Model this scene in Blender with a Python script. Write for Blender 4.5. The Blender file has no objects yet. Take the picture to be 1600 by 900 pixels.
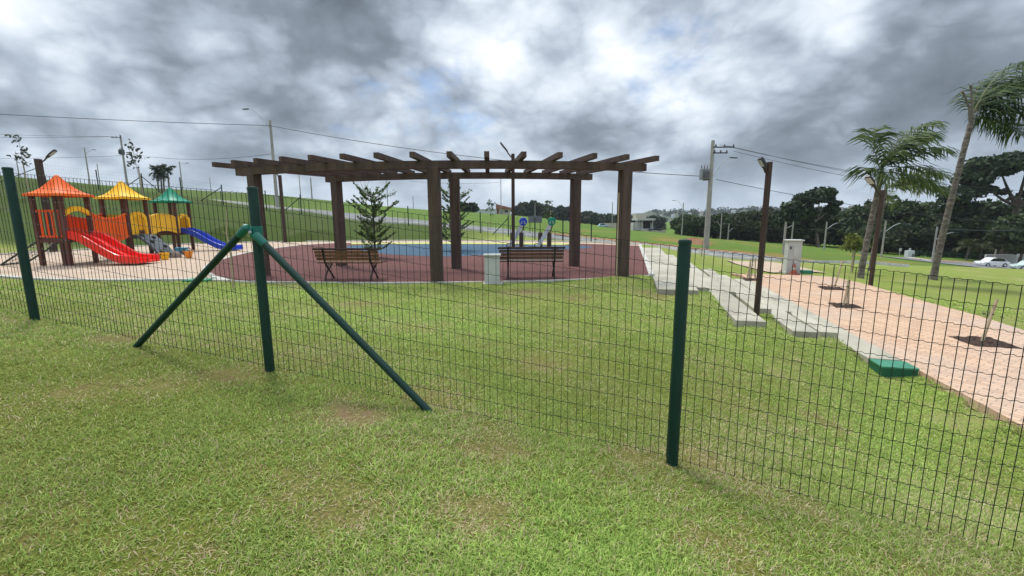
import bpy, math, random
import numpy as np
from mathutils import Vector, Matrix
R = math.radians
random.seed(7)
rng = np.random.default_rng(7)
SC = bpy.context.scene
COL = SC.collection
# ------------------------------------------------------------------ camera
F = 683.0; PITCH = R(9.2); ROLL = R(0.25); CZ = 1.6
fw = np.array([0, math.cos(PITCH), -math.sin(PITCH)])
_u = np.array([0, math.sin(PITCH), math.cos(PITCH)]); _r = np.array([1., 0, 0])
rt = _r*math.cos(ROLL) - _u*math.sin(ROLL); up = _u*math.cos(ROLL) + _r*math.sin(ROLL)
cd = bpy.data.cameras.new('camera'); cam = bpy.data.objects.new('camera', cd); COL.objects.link(cam)
cd.sensor_width = 36; cd.lens = F/1600*36; cd.clip_start = 0.05; cd.clip_end = 9000
M = Matrix.Identity(4)
for i in range(3):
    M[i][0] = rt[i]; M[i][1] = up[i]; M[i][2] = -fw[i]
M[2][3] = CZ
cam.matrix_world = M
SC.camera = cam
# ------------------------------------------------------------------ light
SUN_EL, SUN_AZ = 62, -35        # azimuth from +Y towards +X
EXPO = 1.05
SC.view_settings.view_transform = 'Standard'; SC.view_settings.look = 'None'
SC.view_settings.exposure = EXPO; SC.view_settings.gamma = 1
SC.view_settings.use_curve_mapping = False
sl = bpy.data.lights.new('sun', 'SUN'); so = bpy.data.objects.new('sun', sl); COL.objects.link(so)
sl.energy = 1.5; sl.angle = R(12); sl.color = (1.0, 0.96, 0.9)
sd = Vector((math.sin(R(SUN_AZ))*math.cos(R(SUN_EL)), math.cos(R(SUN_AZ))*math.cos(R(SUN_EL)), math.sin(R(SUN_EL))))
so.rotation_euler = sd.to_track_quat('Z', 'Y').to_euler()


def ray(px, py):
    return fw + rt*(px-800)/F + up*(450-py)/F


def P(px, py, d):
    "point seen at this place of the picture, d metres ahead of the camera"
    r = ray(px, py); p = r*d/r[1]; return np.array([p[0], p[1], p[2]+CZ])


def Z(px, py, h):
    "point on the level plane h metres below the eye"
    r = ray(px, py); p = r*(-h/r[2]); return np.array([p[0], p[1], p[2]+CZ])


# sky: Nishita blue in the gaps of a broken cloud deck
W = bpy.data.worlds.new('World'); SC.world = W; W.use_nodes = True
nt = W.node_tree; nt.nodes.clear()


def N(t, **kw):
    n = nt.nodes.new(t)
    for k, v in kw.items():
        setattr(n, k, v)
    return n


def mth(op, a, b=None, c=None, clamp=False):
    n = N('ShaderNodeMath', operation=op); n.use_clamp = clamp
    for i, v in enumerate((a, b, c)):
        if v is None: continue
        if isinstance(v, (int, float)): n.inputs[i].default_value = v
        else: nt.links.new(v, n.inputs[i])
    return n.outputs[0]


tc = N('ShaderNodeTexCoord')
nrm = N('ShaderNodeVectorMath', operation='NORMALIZE'); nt.links.new(tc.outputs['Generated'], nrm.inputs[0])
DIR = nrm.outputs[0]
sx = N('ShaderNodeSeparateXYZ'); nt.links.new(DIR, sx.inputs[0])
zz = mth('ADD', mth('MAXIMUM', sx.outputs[2], 0.0), 0.16)
cx = N('ShaderNodeCombineXYZ')
nt.links.new(sx.outputs[0], cx.inputs[0]); nt.links.new(sx.outputs[1], cx.inputs[1])
nt.links.new(mth('MULTIPLY', mth('POWER', mth('MAXIMUM', sx.outputs[2], 0.0), 0.9), 1.55), cx.inputs[2])


def wnoise(scale, detail, rough, loc, dist=0.0):
    mp = N('ShaderNodeMapping'); mp.inputs['Location'].default_value = loc
    nt.links.new(cx.outputs[0], mp.inputs[0])
    n = N('ShaderNodeTexNoise'); n.inputs['Scale'].default_value = scale; n.inputs['Detail'].default_value = detail
    n.inputs['Roughness'].default_value = rough; n.inputs['Distortion'].default_value = dist
    nt.links.new(mp.outputs[0], n.inputs['Vector']); return n.outputs[0]


def blobs(lst):
    tot = None
    for (px, py, rad, amp) in lst:
        d = ray(px, py); d = d/np.linalg.norm(d)
        dt = N('ShaderNodeVectorMath', operation='DOT_PRODUCT'); nt.links.new(DIR, dt.inputs[0])
        dt.inputs[1].default_value = d
        mr = N('ShaderNodeMapRange'); mr.interpolation_type = 'SMOOTHSTEP'
        nt.links.new(dt.outputs['Value'], mr.inputs[0])
        mr.inputs[1].default_value = math.cos(R(rad)); mr.inputs[2].default_value = 1.0
        mr.inputs[3].default_value = 0; mr.inputs[4].default_value = amp
        tot = mr.outputs[0] if tot is None else mth('ADD', tot, mr.outputs[0])
    return tot


light = blobs([(430, 115, 11, .12), (560, 185, 8, .14), (1000, 95, 10, .12), (1110, 135, 8, .13), (1330, 95, 8, .20), (1250, 165, 8, .08),
               (40, 40, 10, .10), (760, 20, 9, .08), (900, 255, 10, .03), (1460, 290, 9, .06), (100, 100, 8, .08), (60, 215, 9, .05),
               (300, -10, 22, -.17), (520, 30, 14, -.15), (640, 75, 11, -.13), (1240, 10, 20, -.15), (1520, 30, 20, -.10), (1130, 40, 9, -.1),
               (200, 135, 12, -.05), (870, 170, 10, -.16), (560, 255, 8, -.05), (690, 290, 8, -.06), (1380, 195, 11, -.07), (940, 200, 7, -.08), (330, 215, 8, -.07), (1180, 215, 7, -.04)])
n1 = wnoise(2.5, 11, 0.56, (3.1, 7.7, 0), 0.0)
n2 = wnoise(6.4, 9, 0.60, (1.3, 2.2, 0.4), 0.0)
wn = N('ShaderNodeTexNoise'); wn.inputs['Scale'].default_value = 3.5; wn.inputs['Detail'].default_value = 4; nt.links.new(cx.outputs[0], wn.inputs['Vector'])
wv = N('ShaderNodeVectorMath', operation='SCALE'); wv.inputs['Scale'].default_value = 0.12; nt.links.new(wn.outputs['Color'], wv.inputs[0])
wa = N('ShaderNodeVectorMath', operation='ADD'); nt.links.new(cx.outputs[0], wa.inputs[0]); nt.links.new(wv.outputs[0], wa.inputs[1])
puff = None      # rounded puffs with creased edges: a few octaves of |noise|
for sc__, am in ((4.2, .50), (8.8, .29), (18.5, .14), (39, .07)):
    pn_ = N('ShaderNodeTexNoise'); pn_.inputs['Scale'].default_value = sc__; pn_.inputs['Detail'].default_value = 0; nt.links.new(wa.outputs[0], pn_.inputs['Vector'])
    q_ = mth('MULTIPLY', mth('ABSOLUTE', mth('SUBTRACT', pn_.outputs[0], 0.5)), am*4)
    puff = q_ if puff is None else mth('ADD', puff, q_)
val = mth('ADD', mth('MULTIPLY', mth('SUBTRACT', n1, 0.5), 1.15), mth('MULTIPLY', mth('SUBTRACT', n2, 0.5), 0.35))
val = mth('ADD', val, mth('MULTIPLY', mth('SUBTRACT', puff, 0.40), 0.36))
val = mth('ADD', mth('ADD', val, mth('MULTIPLY', light, 1.0)), 0.53)
rp = N('ShaderNodeValToRGB'); nt.links.new(val, rp.inputs[0])
e = rp.color_ramp.elements
e[0].position = 0.02; e[0].color = (0.095, 0.118, 0.145, 1)
e[1].position = 0.84; e[1].color = (0.86, 0.90, 0.94, 1)
for p_, c_ in ((0.31, (0.205, 0.245, 0.295, 1)), (0.48, (0.37, 0.43, 0.51, 1)), (0.64, (0.60, 0.665, 0.745, 1))):
    q = rp.color_ramp.elements.new(p_); q.color = c_
# pale, slightly blue band low over the horizon
hz = N('ShaderNodeMapRange'); hz.interpolation_type = 'SMOOTHSTEP'; nt.links.new(sx.outputs[2], hz.inputs[0])
hz.inputs[1].default_value = 0.0; hz.inputs[2].default_value = 0.16; hz.inputs[3].default_value = 0.55; hz.inputs[4].default_value = 0.0
mxh = N('ShaderNodeMix', data_type='RGBA'); nt.links.new(hz.outputs[0], mxh.inputs[0])
nt.links.new(rp.outputs[0], mxh.inputs[6]); mxh.inputs[7].default_value = (0.40, 0.48, 0.58, 1)
sky = N('ShaderNodeTexSky', sky_type='NISHITA'); sky.sun_disc = False
sky.sun_elevation = R(SUN_EL); sky.sun_rotation = R(SUN_AZ)
gap = blobs([(735, 178, 9, .15), (640, 140, 8, .11), (1045, 108, 7, .12), (520, 150, 6, .08), (880, 310, 9, .09)])
n3 = wnoise(5.5, 8, 0.6, (9.3, 4.1, 2), 0.3)
cov = mth('SUBTRACT', n3, 0.22); cov = mth('SUBTRACT', cov, mth('MULTIPLY', gap, 1.25))
cm = N('ShaderNodeMapRange'); cm.interpolation_type = 'SMOOTHSTEP'; nt.links.new(cov, cm.inputs[0])
cm.inputs[1].default_value = -0.10; cm.inputs[2].default_value = 0.14; cm.inputs[3].default_value = 0.25; cm.inputs[4].default_value = 1
SKY_K = 0.10
sc_ = N('ShaderNodeMix', data_type='RGBA', blend_type='MULTIPLY'); sc_.inputs[0].default_value = 1
nt.links.new(mxh.outputs[2], sc_.inputs[6]); sc_.inputs[7].default_value = (0.62/SKY_K, 0.62/SKY_K, 0.62/SKY_K, 1)
mx = N('ShaderNodeMix', data_type='RGBA'); nt.links.new(cm.outputs[0], mx.inputs[0])
sk2 = N('ShaderNodeMix', data_type='RGBA', blend_type='MULTIPLY'); sk2.inputs[0].default_value = 1; nt.links.new(sky.outputs[0], sk2.inputs[6]); sk2.inputs[7].default_value = (.46, .54, .64, 1); nt.links.new(sk2.outputs[2], mx.inputs[6]); nt.links.new(sc_.outputs[2], mx.inputs[7])
zb = N('ShaderNodeMapRange'); zb.interpolation_type = 'SMOOTHSTEP'; nt.links.new(sx.outputs[2], zb.inputs[0])      # an overcast deck is brightest overhead
zb.inputs[1].default_value = 0.50; zb.inputs[2].default_value = 0.85; zb.inputs[3].default_value = SKY_K; zb.inputs[4].default_value = SKY_K*2.6
bg = N('ShaderNodeBackground'); nt.links.new(zb.outputs[0], bg.inputs[1]); nt.links.new(mx.outputs[2], bg.inputs[0])
wo = N('ShaderNodeOutputWorld'); nt.links.new(bg.outputs[0], wo.inputs[0])
SC.cycles.max_bounces = 6; SC.cycles.diffuse_bounces = 3; SC.cycles.transparent_max_bounces = 8


# ------------------------------------------------------------------ materials
def mat(name, col, rough=0.6, col2=None, scale=4.0, detail=5, bump=0.0, bscale=None, metal=0.0, stretch=(1, 1, 1), lo=.35, hi=.65, spec=0.4, coords='Object', stain=0.0, sscale=.7):
    m = bpy.data.materials.new(name); m.use_nodes = True
    t = m.node_tree; b = t.nodes['Principled BSDF']
    b.inputs['Roughness'].default_value = rough; b.inputs['Metallic'].default_value = metal
    b.inputs['Specular IOR Level'].default_value = spec
    b.inputs['Base Color'].default_value = (*col, 1)
    tcn = t.nodes.new('ShaderNodeTexCoord'); mp = t.nodes.new('ShaderNodeMapping'); mp.inputs['Scale'].default_value = stretch
    t.links.new(tcn.outputs[coords], mp.inputs[0])
    if col2 is not None:
        n = t.nodes.new('ShaderNodeTexNoise'); n.inputs['Scale'].default_value = scale; n.inputs['Detail'].default_value = detail
        n.inputs['Roughness'].default_value = .62
        t.links.new(mp.outputs[0], n.inputs['Vector'])
        r = t.nodes.new('ShaderNodeMapRange'); t.links.new(n.outputs[0], r.inputs[0]); r.inputs[1].default_value = lo; r.inputs[2].default_value = hi
        x = t.nodes.new('ShaderNodeMix'); x.data_type = 'RGBA'; t.links.new(r.outputs[0], x.inputs[0])
        x.inputs[6].default_value = (*col, 1); x.inputs[7].default_value = (*col2, 1)
        t.links.new(x.outputs[2], b.inputs['Base Color'])
        if stain:      # weathering: broad dirty patches
            n3_ = t.nodes.new('ShaderNodeTexNoise'); n3_.inputs['Scale'].default_value = sscale; n3_.inputs['Detail'].default_value = 8; n3_.inputs['Roughness'].default_value = .68
            t.links.new(tcn.outputs[coords], n3_.inputs['Vector'])
            r3 = t.nodes.new('ShaderNodeMapRange'); t.links.new(n3_.outputs[0], r3.inputs[0]); r3.inputs[1].default_value = .48; r3.inputs[2].default_value = .72; r3.inputs[4].default_value = stain
            x3 = t.nodes.new('ShaderNodeMix'); x3.data_type = 'RGBA'; x3.blend_type = 'MULTIPLY'; t.links.new(r3.outputs[0], x3.inputs[0])
            t.links.new(x.outputs[2], x3.inputs[6]); x3.inputs[7].default_value = (.52, .47, .42, 1); t.links.new(x3.outputs[2], b.inputs['Base Color'])
    if bump:
        n2_ = t.nodes.new('ShaderNodeTexNoise'); n2_.inputs['Scale'].default_value = bscale or scale*4; n2_.inputs['Detail'].default_value = 4
        t.links.new(mp.outputs[0], n2_.inputs['Vector'])
        bn = t.nodes.new('ShaderNodeBump'); bn.inputs['Strength'].default_value = bump; bn.inputs['Distance'].default_value = .02
        t.links.new(n2_.outputs[0], bn.inputs['Height']); t.links.new(bn.outputs[0], b.inputs['Normal'])
    return m


def leafmat(name, trans=0.3, rough=.6):
    "leaf material whose own colour comes from the mesh's colour attribute"
    m = bpy.data.materials.new(name); m.use_nodes = True; t = m.node_tree; b = t.nodes['Principled BSDF']
    at = t.nodes.new('ShaderNodeAttribute'); at.attribute_name = 'Col'
    t.links.new(at.outputs['Color'], b.inputs['Base Color']); b.inputs['Roughness'].default_value = rough; b.inputs['Specular IOR Level'].default_value = .25
    tr = t.nodes.new('ShaderNodeBsdfTranslucent'); t.links.new(at.outputs['Color'], tr.inputs[0])
    mxs = t.nodes.new('ShaderNodeMixShader'); mxs.inputs[0].default_value = trans
    t.links.new(b.outputs[0], mxs.inputs[1]); t.links.new(tr.outputs[0], mxs.inputs[2])
    t.links.new(mxs.outputs[0], t.nodes['Material Output'].inputs[0])
    return m


MT = dict(
    fence=mat('green_fence_coating', (.003, .027, .018), .42, (.005, .036, .026), 6, spec=.3),
    wire=mat('green_wire_coating', (.006, .016, .012), .5),
    collar=mat('green_cast_collar', (.006, .12, .085), .35, (.01, .15, .11), 9),
    concwood=mat('brown_painted_concrete', (.050, .030, .024), .68, (.095, .058, .044), 4, stretch=(2, 2, .25), bump=.35, bscale=30, stain=.5, sscale=1.6),
    lampbrown=mat('dark_brown_post_paint', (.034, .018, .013), .55, (.05, .026, .018), 5),
    playpost=mat('plastic_wood_post', (.085, .027, .021), .7, (.135, .048, .037), 3, stretch=(4, 4, .4), stain=.4, sscale=2),
    orange=mat('orange_plastic', (.86, .125, .018), .55, (.90, .16, .025), 2, spec=.2, stain=.28, sscale=2.2),
    redor=mat('red_orange_plastic', (.80, .075, .018), .55, (.86, .10, .022), 2, spec=.2, stain=.28, sscale=2.2),
    red=mat('red_plastic', (.78, .018, .014), .28, (.84, .03, .02), 2, stain=.28, sscale=2.2),
    yellow=mat('yellow_plastic', (.90, .47, .02), .55, (.92, .53, .03), 2, spec=.2, stain=.28, sscale=2.2),
    green=mat('green_plastic', (.004, .21, .115), .5, (.006, .25, .14), 2, spec=.25, stain=.28, sscale=2.2),
    blue=mat('blue_plastic', (.012, .045, .46), .3, (.016, .06, .52), 2, stain=.28, sscale=2.2),
    sky=mat('pale_blue_plastic', (.07, .30, .46), .4),
    grey=mat('grey_plastic', (.085, .095, .105), .5, (.12, .13, .14), 3),
    dark=mat('dark_metal', (.018, .018, .02), .45, (.03, .03, .032), 6),
    steel=mat('pale_steel', (.42, .43, .44), .4, (.5, .5, .52), 5),
    slat=mat('varnished_timber', (.155, .058, .016), .5, (.085, .030, .010), 3, stretch=(.5, 8, 8)),
    slatdark=mat('dark_timber', (.10, .045, .024), .5, (.06, .026, .015), 3, stretch=(.5, 8, 8)),
    slattop=mat('dark_top_timber', (.045, .014, .010), .5, (.03, .01, .008), 4),
    iron=mat('black_iron', (.010, .010, .011), .42),
    white=mat('off_white_paint', (.50, .51, .48), .55, (.42, .43, .40), 3),
    pole=mat('pole_concrete', (.36, .345, .31), .85, (.26, .25, .225), 1.2, bump=.2, bscale=20),
    conc=mat('pale_concrete', (.45, .42, .33), .9, (.30, .28, .22), 1.1, bump=.25, bscale=60, stain=.32, sscale=1.3),
    kerb=mat('kerb_concrete', (.50, .485, .43), .9, (.40, .39, .34), 2, bump=.2, bscale=50, stain=.5, sscale=2),
    sand=mat('pale_sand', (.48, .37, .275), .95, (.41, .305, .22), 1.4, 8, bump=.5, bscale=22, stain=.35, sscale=.8),
    rubber=mat('dark_red_rubber', (.080, .027, .023), .92, (.155, .056, .047), 14, 9, bump=.7, bscale=70, lo=.34, hi=.66, stain=.55, sscale=.5),
    rblue=mat('blue_rubber', (.026, .066, .112), .92, (.045, .095, .145), 6, bump=.4, bscale=70),
    rlime=mat('lime_rubber', (.44, .50, .13), .92, (.37, .43, .10), 3),
    asphalt=mat('asphalt', (.145, .15, .155), .9, (.19, .195, .20), 1.1, 8, bump=.2, bscale=40, stain=.3, sscale=.3),
    earth=mat('red_earth', (.27, .115, .058), .95, (.20, .12, .06), .7, 8, bump=.6, bscale=5),
    mulch=mat('dark_mulch', (.018, .010, .007), .95, (.075, .04, .026), 18, 6, bump=.9, bscale=40),
    bark=mat('palm_bark', (.22, .19, .165), .9, (.06, .048, .040), 5, stretch=(.8, .8, 2.2), bump=.6, bscale=14),
    bark2=mat('grey_bark', (.17, .15, .125), .9, (.10, .085, .07), 4, bump=.4, bscale=12),
    barkd=mat('dark_bark', (.05, .038, .028), .9, (.08, .06, .045), 4),
    stake=mat('pale_stake_timber', (.44, .37, .25), .8, (.34, .27, .17), 6, stretch=(3, 3, .5)),
    glass=mat('dark_glass', (.012, .014, .017), .08),
    lens=mat('lamp_lens', (.45, .46, .47), .3),
    tyre=mat('tyre_rubber', (.015, .015, .016), .8),
    carw=mat('white_car_paint', (.72, .73, .74), .25),
    cardark=mat('dark_car_paint', (.02, .025, .035), .25),
    plaster=mat('cream_plaster', (.40, .36, .29), .85, (.46, .42, .34), 1),
    wallgrey=mat('light_grey_plaster', (.50, .50, .48), .85, (.36, .36, .35), .6),
    brick=mat('bare_brick', (.23, .085, .055), .9, (.17, .06, .04), 2),
    rooft=mat('clay_roof', (.30, .13, .085), .85, (.22, .09, .06), 2),
    whitewall=mat('white_wall_paint', (.55, .58, .62), .8, (.5, .53, .57), .5),
    cone=mat('orange_cone_rubber', (.30, .075, .04), .7, (.20, .06, .035), 4),
    coneband=mat('cone_white_band', (.34, .30, .27), .6),
    greenbox=mat('green_fibreglass', (.05, .24, .13), .5, (.035, .19, .10), 3),
    cable=mat('black_cable', (.03, .032, .035), .6),
    insul=mat('porcelain', (.12, .10, .09), .3),
    leaf=leafmat('leaf', .3), grass=leafmat('grass_blade', .38, .7),
)

# promenade paver brick (herringbone-like running bond)
m = bpy.data.materials.new('clay_pavers'); m.use_nodes = True; t = m.node_tree; b = t.nodes['Principled BSDF']; b.inputs['Roughness'].default_value = .85
tcn = t.nodes.new('ShaderNodeTexCoord'); mp = t.nodes.new('ShaderNodeMapping'); mp.inputs['Rotation'].default_value = (0, 0, R(15+45))
t.links.new(tcn.outputs['Object'], mp.inputs[0])
br = t.nodes.new('ShaderNodeTexBrick'); t.links.new(mp.outputs[0], br.inputs[0])
br.inputs['Color1'].default_value = (.58, .385, .245, 1); br.inputs['Color2'].default_value = (.44, .272, .172, 1); br.inputs['Mortar'].default_value = (.25, .19, .145, 1)
br.inputs['Scale'].default_value = 1; br.inputs['Brick Width'].default_value = .21; br.inputs['Row Height'].default_value = .105; br.inputs['Mortar Size'].default_value = .007
br.offset = .5
nz = t.nodes.new('ShaderNodeTexNoise'); nz.inputs['Scale'].default_value = .55; nz.inputs['Detail'].default_value = 7; t.links.new(tcn.outputs['Object'], nz.inputs[0])
mr = t.nodes.new('ShaderNodeMapRange'); t.links.new(nz.outputs[0], mr.inputs[0]); mr.inputs[1].default_value = .5; mr.inputs[2].default_value = .75; mr.inputs[4].default_value = .55
xx = t.nodes.new('ShaderNodeMix'); xx.data_type = 'RGBA'; t.links.new(mr.outputs[0], xx.inputs[0]); t.links.new(br.outputs[0], xx.inputs[6]); xx.inputs[7].default_value = (.41, .35, .31, 1)
t.links.new(xx.outputs[2], b.inputs['Base Color'])
bn = t.nodes.new('ShaderNodeBump'); bn.inputs['Strength'].default_value = .4; bn.inputs['Distance'].default_value = .01; t.links.new(br.outputs['Fac'], bn.inputs['Height']); bn.invert = True
t.links.new(bn.outputs[0], b.inputs['Normal']); MT['paver'] = m


# lawn: green / yellow-green / straw patches at several sizes
def lawnmat():
    m = bpy.data.materials.new('lawn'); m.use_nodes = True; t = m.node_tree; b = t.nodes['Principled BSDF']
    b.inputs['Roughness'].default_value = .95; b.inputs['Specular IOR Level'].default_value = .1
    g = t.nodes.new('ShaderNodeNewGeometry')

    def nz(s, d, r=.6):
        n = t.nodes.new('ShaderNodeTexNoise'); n.inputs['Scale'].default_value = s; n.inputs['Detail'].default_value = d; n.inputs['Roughness'].default_value = r
        t.links.new(g.outputs['Position'], n.inputs['Vector']); return n.outputs[0]

    def rng_(v, a, b_, lo=0, hi=1):
        r = t.nodes.new('ShaderNodeMapRange'); t.links.new(v, r.inputs[0]); r.inputs[1].default_value = a; r.inputs[2].default_value = b_
        r.inputs[3].default_value = lo; r.inputs[4].default_value = hi; return r.outputs[0]

    def mix(fac, a, b_):
        x = t.nodes.new('ShaderNodeMix'); x.data_type = 'RGBA'; t.links.new(fac, x.inputs[0])
        for i, v in ((6, a), (7, b_)):
            if isinstance(v, tuple): x.inputs[i].default_value = (*v, 1)
            else: t.links.new(v, x.inputs[i])
        return x.outputs[2]
    fine = rng_(nz(55, 5, .7), .32, .68)
    c = mix(fine, (.075, .125, .020), (.33, .41, .085))
    c = mix(rng_(nz(.11, 5), .45, .68, 0, .7), c, (.20, .225, .055))
    c = mix(rng_(nz(.9, 6, .65), .50, .74, 0, .7), c, (.36, .30, .15))
    c = mix(rng_(nz(7, 5, .7), .52, .72, 0, .6), c, (.26, .18, .10))
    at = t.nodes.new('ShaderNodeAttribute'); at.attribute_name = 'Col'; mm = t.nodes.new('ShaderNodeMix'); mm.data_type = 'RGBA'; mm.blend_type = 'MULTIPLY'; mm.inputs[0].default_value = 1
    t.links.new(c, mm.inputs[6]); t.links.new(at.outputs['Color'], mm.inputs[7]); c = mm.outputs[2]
    t.links.new(c, b.inputs['Base Color'])
    bn = t.nodes.new('ShaderNodeBump'); bn.inputs['Strength'].default_value = .8; bn.inputs['Distance'].default_value = .04
    t.links.new(nz(38, 4, .7), bn.inputs['Height']); t.links.new(bn.outputs[0], b.inputs['Normal'])
    return m


MT['lawn'] = lawnmat()
MT['hill'] = mat('wooded_hill', (.030, .050, .024), .95, (.060, .078, .036), .012, 12, coords='Object', bump=1.0, bscale=.03)


# ------------------------------------------------------------------ mesh helpers
class MB:
    def __init__(s): s.v = []; s.f = []; s.mi = []; s.cur = 0

    def add(s, vs, fs):
        o = len(s.v); s.v += [tuple(float(q) for q in v) for v in vs]; s.f += [tuple(i+o for i in f) for f in fs]; s.mi += [s.cur]*len(fs); return s

    def box(s, c, size, rz=0.0, bev=0.0):
        c = Vector(c); hx, hy, hz = (q/2 for q in size); rm = Matrix.Rotation(rz, 3, 'Z')
        if bev <= 0:
            vs = [c + rm @ Vector((x, y, z)) for z in (-hz, hz) for x, y in ((-hx, -hy), (hx, -hy), (hx, hy), (-hx, hy))]
            return s.add(vs, [(3, 2, 1, 0), (4, 5, 6, 7), (0, 1, 5, 4), (1, 2, 6, 5), (2, 3, 7, 6), (3, 0, 4, 7)])
        b_ = bev; ring = [(-hx+b_, -hy), (hx-b_, -hy), (hx, -hy+b_), (hx, hy-b_), (hx-b_, hy), (-hx+b_, hy), (-hx, hy-b_), (-hx, -hy+b_)]
        vs = []
        for z, k in ((-hz, 1), (-hz+b_, 0), (hz-b_, 0), (hz, 1)):
            for x, y in ring:
                sx_ = 1 - k*b_/max(hx, 1e-6)*.6; sy_ = 1 - k*b_/max(hy, 1e-6)*.6
                vs.append(c + rm @ Vector((x*sx_, y*sy_, z)))
        fs = [tuple(range(7, -1, -1)), tuple(range(24, 32))]
        for k in range(3):
            for i in range(8):
                fs.append((k*8+i, k*8+(i+1) % 8, (k+1)*8+(i+1) % 8, (k+1)*8+i))
        return s.add(vs, fs)

    def bar(s, p, q, w, h, upv=(0, 0, 1), ext=0.0):
        "rectangular bar from p to q; w across, h along the up vector"
        p = Vector(p); q = Vector(q); d = (q-p).normalized(); p = p-d*ext; q = q+d*ext
        u = Vector(upv); u = (u-d*u.dot(d))
        if u.length < 1e-4: u = Vector((1, 0, 0)); u = u-d*u.dot(d)
        u.normalize(); a = d.cross(u)
        vs = [e_ + a*x*w/2 + u*y*h/2 for e_ in (p, q) for x, y in ((-1, -1), (1, -1), (1, 1), (-1, 1))]
        return s.add(vs, [(3, 2, 1, 0), (4, 5, 6, 7), (0, 1, 5, 4), (1, 2, 6, 5), (2, 3, 7, 6), (3, 0, 4, 7)])

    def tube(s, pts, rad, n=8, cap=True):
        pts = [Vector(p) for p in pts]; k = len(pts)
        rs = [rad]*k if isinstance(rad, (int, float)) else list(rad)
        vs = []; u = None
        for i, p in enumerate(pts):
            d = (pts[min(i+1, k-1)]-pts[max(i-1, 0)]).normalized()
            if u is None:
                u = Vector((1, 0, 0)) if abs(d.x) < .9 else Vector((0, 1, 0))
            u = (u-d*u.dot(d)).normalized(); w = d.cross(u)
            for j in range(n):
                a = 2*math.pi*j/n + math.pi/n; vs.append(p+(u*math.cos(a)+w*math.sin(a))*rs[i])
        fs = [(i*n+j, i*n+(j+1) % n, (i+1)*n+(j+1) % n, (i+1)*n+j) for i in range(k-1) for j in range(n)]
        if cap: fs += [tuple(range(n-1, -1, -1)), tuple(range((k-1)*n, k*n))]
        return s.add(vs, fs)

    def lathe(s, c, prof, n=20):
        c = Vector(c); vs = [c+Vector((r*math.cos(2*math.pi*j/n), r*math.sin(2*math.pi*j/n), z)) for r, z in prof for j in range(n)]
        k = len(prof); fs = [(i*n+j, i*n+(j+1) % n, (i+1)*n+(j+1) % n, (i+1)*n+j) for i in range(k-1) for j in range(n)]
        fs += [tuple(range(n-1, -1, -1)), tuple(range((k-1)*n, k*n))]
        return s.add(vs, fs)

    def sweep(s, prof, frames):
        "closed cross-section prof [(a,b)] through frames [(origin, axis_a, axis_b)]"
        n = len(prof); vs = [Vector(o)+Vector(a)*x+Vector(b_)*y for o, a, b_ in frames for x, y in prof]
        k = len(frames); fs = [(i*n+j, i*n+(j+1) % n, (i+1)*n+(j+1) % n, (i+1)*n+j) for i in range(k-1) for j in range(n)]
        fs += [tuple(range(n-1, -1, -1)), tuple(range((k-1)*n, k*n))]
        return s.add(vs, fs)

    def prism(s, poly, z0, z1):
        n = len(poly); vs = [(x, y, z0) for x, y in poly]+[(x, y, z1) for x, y in poly]
        fs = [tuple(range(n-1, -1, -1)), tuple(range(n, 2*n))]+[(i, (i+1) % n, n+(i+1) % n, n+i) for i in range(n)]
        return s.add(vs, fs)

    def build(s, name, material, parent=None, smooth=False, loc=None):
        me = bpy.data.meshes.new(name)
        off = Vector((0, 0, 0)) if parent is None else parent.location
        if loc is not None: off = Vector(loc)
        rot = None
        me.from_pydata([(v[0]-off[0], v[1]-off[1], v[2]-off[2]) for v in s.v], [], s.f); me.validate()
        ms = material if isinstance(material, (list, tuple)) else [material]
        for m_ in ms: me.materials.append(m_)
        if len(ms) > 1 and len(me.polygons) == len(s.mi): me.polygons.foreach_set('material_index', s.mi)
        import bmesh
        bm = bmesh.new(); bm.from_mesh(me); bmesh.ops.recalc_face_normals(bm, faces=bm.faces); bm.to_mesh(me); bm.free()
        if smooth:
            me.polygons.foreach_set('use_smooth', [True]*len(me.polygons))
            if hasattr(me, 'set_sharp_from_angle'): me.set_sharp_from_angle(angle=R(40))
        o = bpy.data.objects.new(name, me); COL.objects.link(o)
        if parent is not None: o.parent = parent
        elif loc is not None: o.location = loc
        return o


def thing(name, loc, label, cat, group=None):
    o = bpy.data.objects.new(name, None); COL.objects.link(o); o.location = Vector([float(q) for q in loc]); o.empty_display_size = .2
    o['label'] = label; o['category'] = cat
    if group: o['group'] = group
    return o


def tag(o, label, cat, group=None):
    o['label'] = label; o['category'] = cat
    if group: o['group'] = group
    return o


def struct(o, kind='structure'): o['kind'] = kind; return o


def npmesh(name, verts, faces, material, cols=None, parent=None, smooth=False):
    "fast mesh from numpy; faces (n,k); cols per vertex"
    me = bpy.data.meshes.new(name); verts = np.asarray(verts, np.float32); faces = np.asarray(faces, np.int32)
    if parent is not None: verts = verts-np.array(parent.location, np.float32)
    n, k = faces.shape
    me.vertices.add(len(verts)); me.vertices.foreach_set('co', verts.ravel())
    me.loops.add(n*k); me.loops.foreach_set('vertex_index', faces.ravel())
    me.polygons.add(n); me.polygons.foreach_set('loop_start', np.arange(0, n*k, k, dtype=np.int32))
    me.update(calc_edges=True)
    if cols is not None:
        a = me.color_attributes.new('Col', 'FLOAT_COLOR', 'POINT')
        c4 = np.ones((len(verts), 4), np.float32); c4[:, :3] = cols; a.data.foreach_set('color', c4.ravel())
    if smooth: me.polygons.foreach_set('use_smooth', [True]*n)
    me.materials.append(material); o = bpy.data.objects.new(name, me); COL.objects.link(o)
    if parent is not None: o.parent = parent
    return o


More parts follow.
